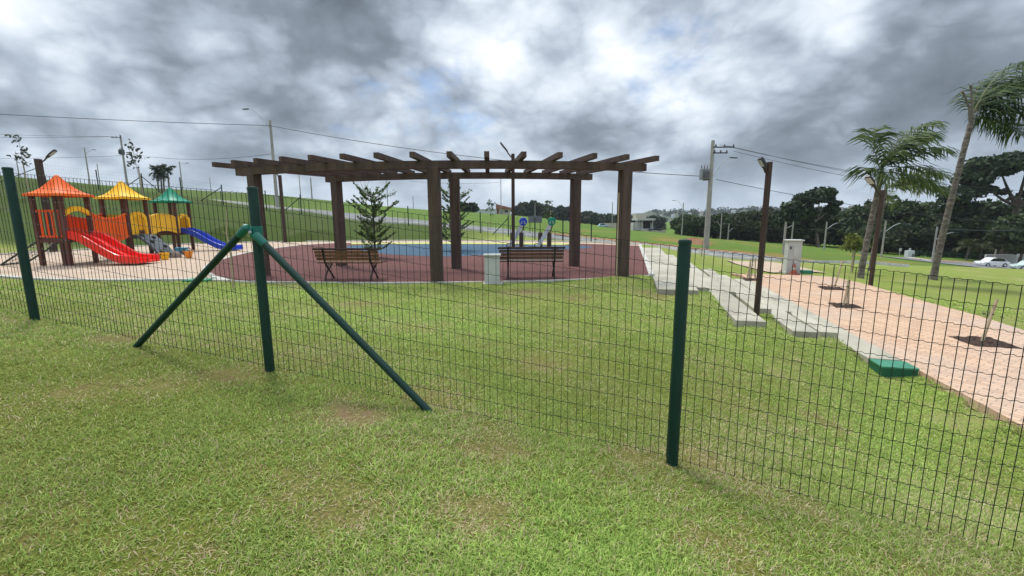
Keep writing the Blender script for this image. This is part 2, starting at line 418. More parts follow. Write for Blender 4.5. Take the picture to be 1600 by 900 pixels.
def leafcloud(cent, size, c0, c1, aspect=1.0, up_bias=0.4):
    "quads with scattered normals; returns verts, faces, cols"
    n = len(cent); size = np.broadcast_to(np.asarray(size, float), (n,))
    nr = rng.normal(size=(n, 3)); nr[:, 2] += up_bias; nr /= np.linalg.norm(nr, axis=1)[:, None]
    a = np.cross(nr, rng.normal(size=(n, 3))); a /= np.linalg.norm(a, axis=1)[:, None]+1e-9; b_ = np.cross(nr, a)
    s_ = (size*rng.uniform(.6, 1.3, n))[:, None]
    v = np.stack([cent-a*s_-b_*s_*aspect*.5, cent+a*s_*.2-b_*s_*aspect, cent+a*s_+b_*s_*aspect*.3, cent-a*s_*.1+b_*s_*aspect], 1).reshape(-1, 3)
    f_ = np.arange(4*n).reshape(n, 4); k = rng.uniform(0, 1, (n, 1))**1.3
    c = np.repeat(np.array(c0)*(1-k)+np.array(c1)*k, 4, 0)
    return v, f_, c


def inpoly(x, y, poly):
    x = np.asarray(x); y = np.asarray(y); r = np.zeros(x.shape, bool); n = len(poly)
    for i in range(n):
        x0, y0 = poly[i][0], poly[i][1]; x1, y1 = poly[(i+1) % n][0], poly[(i+1) % n][1]
        c = ((y0 > y) != (y1 > y)); xi = (x1-x0)*(y-y0)/((y1-y0) if y1 != y0 else 1e-9)+x0
        r ^= c & (x < xi)
    return r


def spline(pts, n):
    pts = np.asarray(pts, float); k = len(pts); out = []
    q = np.vstack([2*pts[0]-pts[1], pts, 2*pts[-1]-pts[-2]])
    for i in range(k-1):
        p0, p1, p2, p3 = q[i], q[i+1], q[i+2], q[i+3]
        for j in range(n):
            t_ = j/n
            out.append(.5*((2*p1)+(-p0+p2)*t_+(2*p0-5*p1+4*p2-p3)*t_**2+(-p0+3*p1-3*p2+p3)*t_**3))
    out.append(pts[-1]); return np.array(out)


# ------------------------------------------------------------------ terrain
PADH = 1.48
AX = R(15.2); U = np.array([math.sin(AX), math.cos(AX)]); NN = np.array([math.cos(AX), -math.sin(AX)])   # along / across the promenade


def LA(p): return float(p[0]*NN[0]+p[1]*NN[1]), float(p[0]*U[0]+p[1]*U[1])


def XY(l, a): return (l*NN[0]+a*U[0], l*NN[1]+a*U[1])


FP = [P(55, 500, 4.39), P(422, 580, 3.54), P(1050, 725, 2.75)]         # feet of the three fence posts in view
_e = P(1583, 873, 2.10); _d = (_e-FP[2])*1.7; _d2 = (FP[0]-FP[1])
FP = [FP[0]+_d2*1.0+np.array([0, .05, .02])] + FP + [FP[2]+_d]
PAV = 2.32
ctl = []


def cp(px, py, d, dz=0): p = P(px, py, d); ctl.append((p[0], p[1], p[2]+dz))


for p in FP: ctl.append(tuple(p))
ctl += [(0, 0, -.02), (-2, 1.2, .22), (2.2, 1.0, -.22), (-5, 1, .5), (5, .5, -.55), (0, -4, 0), (-7, -4, .6), (7, -4, -.7), (-11, 4, .62), (-14, 0, .9)]
pad_front = [(-160, 419), (-60, 427), (0, 432), (90, 437), (200, 438), (300, 437), (360, 439), (450, 440.5), (600, 441.5), (760, 440), (900, 436.5), (1018, 430)]
pad_back = [(1000, 382), (960, 380.5), (900, 378), (800, 376.5), (680, 376), (560, 376.5), (400, 378.5), (300, 381), (200, 386), (120, 391), (60, 394), (0, 398), (-70, 403), (-160, 411)]
PADPOLY = [Z(x, y, PADH) for x, y in spline(pad_front, 4)] + [Z(x, y, PADH) for x, y in spline(pad_back, 3)]
for x, y in pad_front+pad_back:
    p = Z(x, y, PADH); ctl.append((p[0], p[1], CZ-PADH-.025))
for x, y in ((100, 415), (400, 400), (700, 410), (850, 400), (250, 400)):
    p = Z(x, y, PADH); ctl.append((p[0], p[1], CZ-PADH-.10))
for px, py, d in ((300, 470, 7.0), (600, 480, 7.2), (800, 500, 6.6), (900, 470, 8.0), (1010, 455, 9.0)): cp(px, py, d)
# stepped concrete terrace: (left lat from, near-right corner px, height below eye, far px)
ST = []
_defs = [('A', (1092, 454), 1.50, (1030, 387)), ('B', (1109, 450), 1.62, (1056, 398)), ('C', (1198, 503), 1.76, (1092, 411)), ('K', (1150, 457), 1.84, (1098, 413)), ('D', (1206, 483), 1.90, (1118, 420)),
         ('E', (1280, 519.5), 2.04, (1146, 430)), ('L', (1237, 487), 2.11, (1148, 431)), ('F', (1309, 520), 2.17, (1160, 436)), ('G', (1410, 563), 2.30, (1168, 439))]
l_prev = LA(Z(1018, 430, PADH))[0]+.03
for nme, nr, h, fr in _defs:
    l, a0 = LA(Z(nr[0], nr[1], h)); a1 = LA(Z(fr[0], fr[1], h))[1]
    ST.append((nme, l_prev, l, a0, a1, h)); l_prev = l
for nme, l0, l1, a0, a1, h in ST:
    if nme in 'KL': continue
    for l in (l0, l1):
        x, y = XY(l, a0-.05); ctl.append((x, y, CZ-h-.10))
        x, y = XY(l, (a0+a1)/2); ctl.append((x, y, CZ-h-.20))
        x, y = XY(l, a1); ctl.append((x, y, CZ-h-.04))
PL = ST[-1][2]+.01           # left edge of the promenade
PR_px = [(1306, 433), (1357, 445), (1449, 472), (1535, 495), (1600, 516), (1760, 570)]
PROM = [XY(PL, -1.0)] + [XY(PL, a) for a in np.arange(0, LA(Z(1141, 427, PAV))[1], 1.0)] + [tuple(Z(1141, 427, PAV)[:2]), tuple(Z(1262, 430, PAV)[:2])] + [tuple(Z(x, y, PAV)[:2]) for x, y in PR_px] + [XY(LA(Z(1760, 570, PAV))[0]+.2, -1.0)]
for x, y in PROM: ctl.append((x, y, CZ-PAV-.05))
for l_, a_ in ((-.35, 1.5), (-.35, 3), (-.35, 4.5), (-.4, 6), (-.55, 7.0)): x, y = XY(PL+l_, a_); ctl.append((x, y, CZ-PAV-.17))
for px, py, d in ((1600, 440, 20), (1458, 437, 18.3), (1345, 435, 17.6), (1420, 418.5, 26), (1500, 420.5, 27), (1560, 421.3, 27), (1600, 422, 27), (1720, 427, 27), (1330, 420, 21), (1150, 413, 24), (1230, 413, 23)): cp(px, py, d)
# roads
ROAD = [P(190, 303, 62), P(300, 313, 54), P(380, 321, 49), P(434, 327.5, 46), P(560, 340, 43), P(700, 354, 40), P(830, 367, 37.5), P(960, 381, 35), P(1050, 390, 33), P(1130, 398, 31), P(1220, 407, 29.5), P(1290, 414, 29.5), P(1318, 416, 31)]
for p in ROAD: ctl.append(tuple(p))
for px, py, d in ((1318, 411.5, 26.5), (1345, 411.5, 27.5), (1380, 414, 28)): cp(px, py, d)
RD2 = [P(1362, 399, 70), P(1400, 403, 62), P(1450, 409, 58), P(1510, 415, 57), P(1580, 422, 58), P(1700, 430, 60)]
for p in RD2: ctl.append(tuple(p))
# bank, crest, fields
for px, py, d in ((75, 287, 36), (158, 297, 35.5), (227, 303, 35), (286, 309, 35), (349, 320, 35), (416, 329, 35), (470, 335, 35), (-120, 275, 38), (-260, 270, 38),
                  (528, 345, 36), (637, 353, 35), (750, 364, 33), (836, 375, 31), (60, 350, 26), (200, 350, 27), (350, 355, 27), (500, 362, 28), (-120, 345, 26), (680, 368, 30),
                  (-150, 277, 95), (0, 284, 95), (150, 289, 95), (300, 297, 95), (420, 304, 95), (560, 318, 100), (700, 330, 112), (790, 336, 118), (880, 345, 120), (960, 357, 125), (1005, 361.5, 150), (1040, 364, 120),
                  (150, 291, 65), (420, 313, 65), (560, 326, 65), (700, 340, 65), (850, 356, 60), (960, 368, 55), (1060, 372, 55), (1100, 378, 48), (1100, 388.5, 41), (1200, 388, 50), (1300, 402, 45), (1200, 380, 68), (1330, 392, 68), (1280, 396, 55)): cp(px, py, d)
for px, py, d in ((1500, 404, 74), (1600, 408, 80), (1750, 412, 85), (1400, 398, 80), (1250, 384, 95), (1100, 372, 100)): cp(px, py, d)
ctl += [tuple(P(px, 339, 220)+np.array([0, 0, z])) for px, z in ((-300, 12), (0, 12), (300, 8), (560, 3), (790, .8), (960, -5), (1200, -8), (1500, -10), (1800, -10))]
ctl += [(-80, 30, 6), (-90, 5, 5), (-40, 10, 2.2), (-30, 22, 1.5), (-60, -30, 3), (0, -40, -.5), (60, -30, -5), (40, 5, -3.6), (80, 20, -7), (25, -5, -2.6), (-20, -20, 1.2), (120, 60, -10)]
C = np.array(ctl, float)


def _k(r2): return .5*r2*np.log(r2+1e-9)


_S = 40.0
def _tr(x, y):
    "compress far distances so that near and far control points weigh alike"
    r = np.hypot(x, y)+1e-9; q = np.log1p(r/6.0)/r*6; return x*q, y*q


_cx, _cy = _tr(C[:, 0], C[:, 1]); n_ = len(C)
_A = np.zeros((n_+3, n_+3)); _A[:n_, :n_] = _k((_cx[:, None]-_cx)**2+(_cy[:, None]-_cy)**2)+np.eye(n_)*2e-3
_A[:n_, n_] = 1; _A[:n_, n_+1] = _cx; _A[:n_, n_+2] = _cy; _A[n_:, :n_] = _A[:n_, n_:].T
_w = np.linalg.solve(_A, np.concatenate([C[:, 2], [0, 0, 0]]))
KEEP = [(PADPOLY, CZ-PADH), (PROM, CZ-PAV)]
STPOLY = [XY(ST[0][1], ST[0][3]), XY(ST[0][1], ST[0][4])]
STREG = [([XY(l0, a0), XY(l1, a0), XY(l1, a1), XY(l0, a1)], CZ-h) for nme, l0, l1, a0, a1, h in ST]


def gz(x, y):
    x = np.atleast_1d(np.asarray(x, float)); y = np.atleast_1d(np.asarray(y, float)); r = np.hypot(x, y)
    s = np.minimum(1, 230/np.maximum(r, 1e-6)); xs, ys = x*s, y*s
    tx, ty = _tr(xs, ys); out = np.zeros(x.shape)
    for i in range(0, len(x), 20000):
        q = slice(i, i+20000)
        out[q] = _k((tx[q][:, None]-_cx)**2+(ty[q][:, None]-_cy)**2)@_w[:n_]+_w[n_]+_w[n_+1]*tx[q]+_w[n_+2]*ty[q]
    far = np.clip((r-230)/900, 0, 1); out = out*(1-far)+(-9)*far
    return out


def gz1(x, y): return float(gz([x], [y])[0])


def G(px, py, d):
    "ground point under the picture column px, d metres ahead"
    p = P(px, py, d); p[2] = gz1(p[0], p[1]); return p


t1 = np.linspace(-1, 1, 521); xs = np.sinh(t1*8.2)/math.sinh(8.2)*4200
t2 = np.linspace(-.42, 1, 521); ys = np.sinh(t2*8.2)/math.sinh(8.2)*6000+6
GX, GY = np.meshgrid(xs, ys); gx = GX.ravel(); gy = GY.ravel()
gzv = gz(gx, gy)
near = np.hypot(gx, gy) < 30
bumps = np.sin(gx*2.1+1)*np.sin(gy*1.7)*.012+np.sin(gx*5.3)*np.sin(gy*4.9+2)*.006
gzv = gzv+np.where(near, bumps, 0)
for poly, z in KEEP+STREG:
    ins = inpoly(gx, gy, poly); gzv = np.where(ins, np.minimum(gzv, z-.14), gzv)
ny, nx = GX.shape; idx = np.arange(ny*nx).reshape(ny, nx)
fc = np.stack([idx[:-1, :-1], idx[:-1, 1:], idx[1:, 1:], idx[1:, :-1]], -1).reshape(-1, 4)
def sstep(v, a, b_): q = np.clip((v-a)/(b_-a), 0, 1); return q*q*(3-2*q)


# worn brown patches where the turf is bare
SPOTS = [P(555, 715, 2.9), P(540, 830, 2.0), P(780, 715, 2.7), P(1130, 850, 1.95), P(680, 640, 3.35), P(995, 722, 2.78), P(1085, 705, 2.85), P(250, 640, 3.1), P(360, 610, 3.4), P(745, 830, 2.05),
P(850, 545, 4.6), P(190, 528, 4.1), P(820, 430, 9.0), P(900, 460, 8.3), P(1020, 462, 8.8), P(560, 470, 7.4), P(490, 830, 2.1), P(130, 655, 2.9), P(1300, 560, 4.4)]


def worn(x, y):
    q = np.zeros(np.shape(x))
    for s_ in SPOTS: q = np.maximum(q, np.exp(-((x-s_[0])**2+((y-s_[1])*1.2)**2)/(.145*max(1, s_[1]/4))**2*.5))
    rg = .55+.45*np.sin(x*13+2*np.sin(y*9))*np.sin(y*15+2*np.sin(x*11))+.40*np.sin(x*31+y*7)*np.sin(y*27-x*9)
    return q*np.clip(rg+.35, 0, 1.3)


# the lawn's own colour by region: mown park lawn, long dark bank grass, lush field across the road
tint = np.ones((len(gx), 3)); lawn_c = np.array([1., 1., 1.]); bank_c = np.array([.28, .34, .33]); field_c = np.array([.46, .62, .44])
rr_ = np.asarray(ROAD); yl = np.interp(gx, rr_[:, 0], rr_[:, 1]); yb = np.interp(gx, [-60, -30, -14, -2, 4], [14, 18, 23, 27.5, 40])
bk = sstep(gy-yb, -.6, 2.2)*sstep(-gx, -1, 6)*(gy < yl); fl = sstep(gy-yl, 1, 4)
pn = np.sin(gx*.31+1.2*np.sin(gy*.23))*np.sin(gy*.37+1.5*np.sin(gx*.19+1))+.5*np.sin(gx*.9+gy*.5)*np.sin(gy*.8-gx*.3)
dirt = sstep(pn, .25, .9)*sstep(gx, 2, 14)*sstep(75-gy, 0, 15); field_c = field_c*(1-dirt[:, None])+np.array([.95, .62, .72])*dirt[:, None]
soil_shade = 1-sstep(np.hypot(gx, gy), 3.5, 8); tint = tint*(1-soil_shade[:, None])+np.array([.66, .58, .50])*soil_shade[:, None]      # brown ground tone with shade between the near blades painted in
wn_ = np.clip(worn(gx, gy)*1.1, 0, 1)[:, None]; tint = tint*(1-wn_)+np.array([.84, .60, .88])*wn_
tint = tint*(1-bk[:, None])+bank_c*bk[:, None]; lf = sstep(-gx, 18, 40)[:, None]; field_c = field_c*(1-lf)+np.array([.36, .45, .38])*lf; tint = tint*(1-fl[:, None])+field_c*fl[:, None]
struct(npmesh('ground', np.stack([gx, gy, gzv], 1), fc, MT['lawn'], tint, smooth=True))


def flat(name, poly, z, th, material, kind='structure'):
    m = MB(); m.prism([(p[0], p[1]) for p in poly], z-th, z); return struct(m.build(name, material), kind)


def strip(name, pts, w, dz, material, th=.0, off=0.0, cross=6, wob=0.0):
    "band of width w along pts, draped on the terrain"
    pts = spline(np.asarray(pts)[:, :2], 12); d = np.gradient(pts, axis=0); d /= np.linalg.norm(d, axis=1)[:, None]
    nrm_ = np.stack([d[:, 1], -d[:, 0]], 1); o = np.linspace(-w/2, w/2, cross+1)+off
    V_ = []
    for k_, oo in enumerate(o):
        ww = rng.uniform(-wob, wob, len(pts)) if (wob and k_ in (0, cross)) else 0
        q = pts+nrm_*(oo+np.asarray(ww).reshape(-1, 1) if wob else oo); V_.append(np.column_stack([q, gz(q[:, 0], q[:, 1])+dz]))
    V_ = np.array(V_); a, b_ = V_.shape[:2]; ii = np.arange(a*b_).reshape(a, b_)
    f_ = np.stack([ii[:-1, :-1], ii[:-1, 1:], ii[1:, 1:], ii[1:, :-1]], -1).reshape(-1, 4); vv = V_.reshape(-1, 3)
    if th:
        lo = vv.copy(); lo[:, 2] -= th; n0 = len(vv); side = []
        for row in (ii[0], ii[-1]):
            side += [(row[i], row[i+1], row[i+1]+n0, row[i]+n0) for i in range(b_-1)]
        for colm in (ii[:, 0], ii[:, -1]):
            side += [(colm[i], colm[i+1], colm[i+1]+n0, colm[i]+n0) for i in range(a-1)]
        vv = np.vstack([vv, lo]); f_ = np.vstack([f_, np.array(side)])
    return struct(npmesh(name, vv, f_, material))


strip('road', ROAD, 6.4, .09, MT['asphalt'], cross=10)
strip('road_kerb', ROAD, .35, .16, MT['kerb'], th=.35, off=3.4, cross=1)
strip('road_kerb', ROAD, .35, .16, MT['kerb'], th=.35, off=-3.4, cross=1)
strip('bare_earth', ROAD[6:], 3.6, .16, MT['earth'], off=-5.4, cross=8, wob=.6)
strip('far_road', RD2, 9, .08, MT['asphalt'], cross=10)
strip('road_kerb', RD2, .4, .2, MT['kerb'], th=.4, off=-4.8, cross=1)
strip('bare_earth', RD2, 3.0, .10, MT['earth'], off=-6.6, cross=3, wob=.4)
strip('path', [G(1166, 412, 25.6), G(1195, 418, 22.5), G(1232, 427, 19.5), G(1250, 430, 18.6)], 2.2, .05, MT['sand'], cross=5)

# playground pad: rubber, sand, kerb
zp = CZ-PADH
sand_poly = PADPOLY
flat('sand_pad', PADPOLY, zp-.010, .10, MT['sand'])
red_px = [(352, 436.5), (335, 432), (325, 425.5), (322, 417), (338, 408), (375, 397), (425, 388.5), (470, 383), (520, 380), (600, 379.3), (700, 379), (800, 379.5), (900, 380.5), (960, 382.5), (998, 384)]
red_fr = [(1015, 429), (900, 435.5), (760, 439), (600, 440.3), (450, 439.3), (365, 438)]
RED = [Z(x, y, PADH) for x, y in spline(red_px, 4)]+[Z(x, y, PADH) for x, y in spline(red_fr, 4)]
flat('rubber_pad', RED, zp, .06, MT['rubber'])
bl = [(536, 384.5), (560, 391), (610, 397.5), (680, 400.5), (740, 399.5), (790, 395.5), (850, 391), (905, 388.5), (925, 385.5), (880, 383.8), (800, 382.3), (700, 381.8), (600, 382.2)]
flat('blue_rubber_patch', [Z(x, y, PADH) for x, y in spline(bl+[bl[0]], 4)[:-1]], zp+.004, .03, MT['rblue'])
lm = [(548, 379.9), (548, 381.7), (600, 381.4), (700, 381.1), (790, 381.5), (880, 382.6), (900, 380.7), (800, 379.7), (700, 379.2), (600, 379.4)]
flat('lime_rubber_band', [Z(x, y, PADH) for x, y in lm], zp+.008, .03, MT['rlime'])


def kerbline(name, pts, w, h, z, closed=False):
    pts = np.asarray(pts)[:, :2]; d = np.gradient(pts, axis=0); d /= np.linalg.norm(d, axis=1)[:, None]; n_k = np.stack([d[:, 1], -d[:, 0]], 1)
    m = MB(); pr = [(-w/2, -.12), (w/2, -.12), (w/2, h-.01), (w/2-.01, h), (-w/2+.01, h), (-w/2, h-.01)]
    m.sweep(pr, [((p[0], p[1], z), (q[0], q[1], 0), (0, 0, 1)) for p, q in zip(pts, n_k)])
    return struct(m.build(name, MT['kerb']))


kerbline('pad_kerb', [Z(x, y, PADH) for x, y in spline(pad_front[:7], 6)], .16, .035, zp)
kerbline('pad_kerb', [Z(x, y, PADH) for x, y in spline(pad_front[6:], 6)], .06, .012, zp)
kerbline('pad_kerb', [Z(x, y, PADH) for x, y in spline(pad_back, 6)], .14, .05, zp)
kerbline('pad_kerb', [Z(1018, 430, PADH), Z(1009, 405, PADH), Z(1003, 391, PADH), Z(1000, 382, PADH)], .14, .03, zp)
kerbline('rubber_edge', [Z(x, y, PADH) for x, y in spline(red_px[:9], 6)], .14, .012, zp)
flat('promenade', PROM, CZ-PAV, .12, MT['paver'])
terr = thing('concrete_terrace', (*XY(ST[2][1], ST[2][3]), CZ-2.3), 'long stepped pale concrete terrace with staggered ends beside the brick promenade', 'steps')
for i, (nme, l0, l1, a0, a1, h) in enumerate(ST):
    m = MB(); g_ = .003; z1 = CZ-h
    q = [XY(l0+g_, a0), XY(l1-g_, a0), XY(l1-g_, a1), XY(l0+g_, a1)]
    if nme in 'KL':
        q = [XY(l0+g_, a0), XY(l1-g_, a0), XY(l1-g_, a0+3), XY(l0+g_, a0+3)]
    zb = z1-.20 if nme not in 'ABCEG' else z1-.17
    m.prism(q, zb-.02*(i % 3), z1); m.build('step', MT['conc'], terr)
    if nme in 'KL':   # the tread this short riser stands on
        pass

# ------------------------------------------------------------------ grass blades (one countless mass)
def grass():
    n = 1000000
    th = rng.uniform(R(-68), R(68), n); r = np.exp(np.where(np.arange(n) < 600000, rng.uniform(math.log(.9), math.log(17), n), rng.uniform(math.log(2.8), math.log(17), n)))
    x = r*np.sin(th); y = r*np.cos(th)
    nb = 10; q_ = (np.arange(n)//nb)*nb; tx_ = x[q_]; ty_ = y[q_]; r = r[q_]; sg = .022*(1+.10*r); ox_ = rng.normal(0, 1, n)*sg; oy_ = rng.normal(0, 1, n)*sg; taz = np.arctan2(oy_, ox_); tk = rng.uniform(0, 1, n)[q_]
    x = tx_+ox_; y = ty_+oy_      # blades stand in small tufts
    keep = np.ones(n, bool)
    for poly, z in KEEP+STREG: keep &= ~inpoly(x, y, poly)
    # bare patches
    bare = np.sin(x*1.9+.5*y+1)*np.sin(y*2.3-x*.7)+.6*np.sin(x*5.1+2)*np.sin(y*4.7)+.35*np.sin(x*11+3*y)*np.sin(y*9-x*4)
    rag = .55+.45*np.sin(x*13+2*np.sin(y*9))*np.sin(y*15+2*np.sin(x*11))+.35*np.sin(x*31+y*7)*np.sin(y*27-x*9); dry = np.clip((bare-.42)*.9, 0, 1)*.75*np.clip(rag+.3, 0, 1.2)+worn(x, y); dry = np.clip(dry, 0, 1)
    keep &= rng.uniform(0, 1, n) > np.clip(dry, 0, 1)*.72
    x, y, r, dry, taz, tk = x[keep], y[keep], r[keep], dry[keep], taz[keep], tk[keep]; n = len(x)
    z = gz(x, y)+np.where(np.hypot(x, y) < 30, np.sin(x*2.1+1)*np.sin(y*1.7)*.012+np.sin(x*5.3)*np.sin(y*4.9+2)*.006, 0)
    patch = .5+.5*np.sin(x*.8+1.3*np.sin(y*.6))*np.sin(y*.9+1.1*np.sin(x*.7))
    L = rng.uniform(.020, .050, n)*(1+.30*patch)*(1-.30*dry); w = np.maximum(.0036, r*.00105)*rng.uniform(.65, 1.35, n)
    az = taz+rng.normal(0, .7, n); tilt = rng.beta(2.0, 1.7, n)*R(86)+R(4); tilt = np.where(rng.uniform(0, 1, n) < dry, R(82), tilt)
    d = np.stack([np.cos(az)*np.sin(tilt), np.sin(az)*np.sin(tilt), np.cos(tilt)], 1); s = np.stack([-np.sin(az), np.cos(az), np.zeros(n)], 1)
    b0 = np.stack([x, y, z-.004], 1); mid = b0+d*(L*.55)[:, None]
    d2 = d+np.array([0, 0, -.55]); tip = mid+d2*(L*.5)[:, None]; tip[:, 2] = np.maximum(tip[:, 2], z+.003)
    v = np.stack([b0-s*w[:, None]*.5, b0+s*w[:, None]*.5, mid+s*w[:, None]*.45, mid-s*w[:, None]*.45, tip], 1).reshape(-1, 3)
    o = np.arange(n)*5; f3 = np.concatenate([np.stack([o, o+1, o+2], 1), np.stack([o, o+2, o+3], 1), np.stack([o+3, o+2, o+4], 1)])
    k = rng.uniform(0, 1, (n, 1)); pt = patch[:, None]
    g0 = np.array([.085, .185, .020]); g1 = np.array([.50, .62, .17]); g2 = np.array([.47, .52, .12]); st = np.array([.68, .58, .36]); br_ = np.array([.30, .185, .105])
    k = np.clip(.55*k**1.1+.45*tk[:, None]**1.2, 0, 1); c = (g0*(1-k)+g1*k)*(.66+.58*pt)*rng.uniform(.7, 1.3, (n, 1)); c = c*(1-.30*(1-pt))+g2*.30*(1-pt)
    str_ = np.clip(.5+.5*np.sin(x*1.7+2.1*np.sin(y*1.1+.5))*np.sin(y*2.1+1.7*np.sin(x*1.3)), 0, 1)**2; isdry = rng.uniform(0, 1, n) < (.05+.26*str_+.75*dry); kk = rng.uniform(0, 1, (n, 1)); kk = kk**1.4; dc = st*(1-kk*.8)+br_*kk*.8
    c = np.where(isdry[:, None], dc, c)
    return npmesh('grass', v, f3, MT['grass'], np.repeat(c, 5, 0))


struct(grass(), 'stuff')


# ------------------------------------------------------------------ near fence
def mesh_wires(pts, H, sp, nrow, rad, kink=.006, drop=.0, back=.045, n=4):
    "welded wire panel along the feet pts (list of 3D points)"
    m = MB(); pts = np.asarray(pts, float); seg = np.linalg.norm(np.diff(pts[:, :2], axis=0), axis=1); s = np.concatenate([[0], np.cumsum(seg)])
    k = int(s[-1]/sp); t_ = np.linspace(0, s[-1], k+1); X = np.interp(t_, s, pts[:, 0]); Y = np.interp(t_, s, pts[:, 1]); Zb = np.interp(t_, s, pts[:, 2])
    d = np.array([pts[-1, 0]-pts[0, 0], pts[-1, 1]-pts[0, 1]]); d /= np.linalg.norm(d); nb = np.array([-d[1], d[0]]); nb = nb if nb[1] > 0 else -nb
    jx = rng.normal(0, .004, k+1); wav = .018*np.sin(t_*2.3)+.01*np.sin(t_*5.1)
    X2 = X+nb[0]*(back+wav)+d[0]*jx; Y2 = Y+nb[1]*(back+wav)+d[1]*jx
    for i in range(k+1):
        b_ = rng.normal(0, .004)
        m.tube([(X2[i], Y2[i], Zb[i]-.02), (X2[i]+d[0]*b_, Y2[i]+d[1]*b_, Zb[i]+H*.5), (X2[i], Y2[i], Zb[i]+H)], rad, n, False)
    for j in range(nrow+1):
        h = H*j/nrow; pl = []
        for i in range(k+1):
            pl.append((X2[i], Y2[i], Zb[i]+h+rng.normal(0, .0015)))
            if i < k:
                for q, kk in ((.35, kink), (.6, -kink)):
                    pl.append((X2[i]*(1-q)+X2[i+1]*q, Y2[i]*(1-q)+Y2[i+1]*q, Zb[i]*(1-q)+Zb[i+1]*q+h+kk))
        m.tube(pl, rad*.95, n, False)
    return m


FH = 1.5
fence = thing('mesh_fence', FP[2], 'dark green welded wire fence with thick round posts crossing the lawn close by', 'fence')
for i, p in enumerate(FP):
    m = MB(); m.lathe((p[0], p[1], p[2]), [(.038, -.1), (.038, FH-.012), (.036, FH-.004), (.040, FH-.004), (.041, FH+.012), (.036, FH+.022), (.012, FH+.026)], 20)
    m.build('post', MT['fence'], fence, True)
    for hh in (.12, .55, .95, 1.36):
        m = MB(); m.tube([(p[0]+.0405*math.cos(q), p[1]+.0405*math.sin(q), p[2]+hh+.012*math.sin(q*2)) for q in np.linspace(-.3, 3.4, 10)], .0022, 4); m.build('tie_wire', MT['wire'], fence)
mesh_wires([p+np.array([0, 0, .02]) for p in FP], FH-.05, .0525, 12, .0021, .0035).build('wire_mesh', MT['wire'], fence)
p2 = Vector(FP[2])
col = MB(); ch = 1.17
col.lathe(tuple(p2+Vector((0, 0, ch-.045))), [(.039, 0), (.046, .004), (.046, .086), (.039, .09)], 20)
dirf = (Vector(FP[3])-p2); dirf.z = 0; dirf.normalize(); frontv = Vector((dirf.y, -dirf.x, 0)); frontv = frontv if frontv.y < 0 else -frontv
col.box(p2+Vector((0, 0, ch))+frontv*.05, (.02, .02, .06)); cobj = col.build('collar', MT['collar'], fence, True)
bl_ = MB(); bl_.tube([p2+frontv*.055+Vector((0, 0, ch)), p2+frontv*.072+Vector((0, 0, ch))], .011, 6); bo = bl_.build('bolt', MT['steel']); bo.parent = cobj
bo.matrix_parent_inverse = Matrix.Translation(-Vector(fence.location))
BF = [Z(205, 529, 1.18), Z(664, 630, 1.42)]
for px, py, d, sgn, dz in ((205, 529, None, -1, .02), (664, 630, None, 1, -.045)):
    ref = np.array(FP[1]) if sgn < 0 else np.array(FP[3]); t_ = .50 if sgn < 0 else .47
    foot = np.array(FP[2])*(1-t_)+ref*t_; foot = Vector(foot)+frontv*.07; foot.z = gz1(foot.x, foot.y)-.03
    top = p2+Vector((0, 0, ch+dz))+frontv*.05+dirf*sgn*.06
    m = MB(); m.tube([foot, top], .0275, 14); m.build('brace', MT['fence'], fence, True)
    m = MB(); dd = (Vector(foot)-top).normalized(); m.tube([top-dd*.05, top-dd*.03, top+dd*.07, top+dd*.08], [.012, .033, .033, .029], 12)
    m.tube([p2+Vector((0, 0, ch+dz))+frontv*.03, top], .022, 8); m.build('brace_clamp', MT['collar'], fence, True)

# ------------------------------------------------------------------ pergola (arc plan)
PC = np.array([-1.15, 22.4]); RF, RB = 12.22, 9.6
perg = thing('pergola', (-1.6, 11.7, zp), 'long dark brown pergola with curved beams and fanned rafters over the red rubber pad', 'pergola')


def arc(i, r): a = R(2.8+(i-9)*3.54); return PC[0]+r*math.sin(a), PC[1]-r*math.cos(a), a


for r in (RF, RB):
    for i in (.8, 7.4, 13.45):
        x, y, a = arc(i, r); m = MB(); m.box((x, y, zp+1.29), (.265, .245, 2.62), a, .015); m.build('post', MT['concwood'], perg)
    m = MB(); fr = []
    for i in np.linspace(.0 if r == RF else .2, 14.15 if r == RF else 14.3, 36):
        x, y, a = arc(i, r); fr.append(((x, y, zp+2.655), (math.sin(a), -math.cos(a), 0), (0, 0, 1)))
    m.sweep([(-.10, -.085), (.10, -.085), (.10, .085), (-.10, .085)], fr); m.build('beam', MT['concwood'], perg)
for i in range(15):
    x0, y0, a = arc(i, RF+.62); x1, y1, a = arc(i, RB-.5)
    m = MB(); m.bar((x0, y0, zp+2.802), (x1, y1, zp+2.802), .112, .115); m.build('rafter', MT['concwood'], perg)


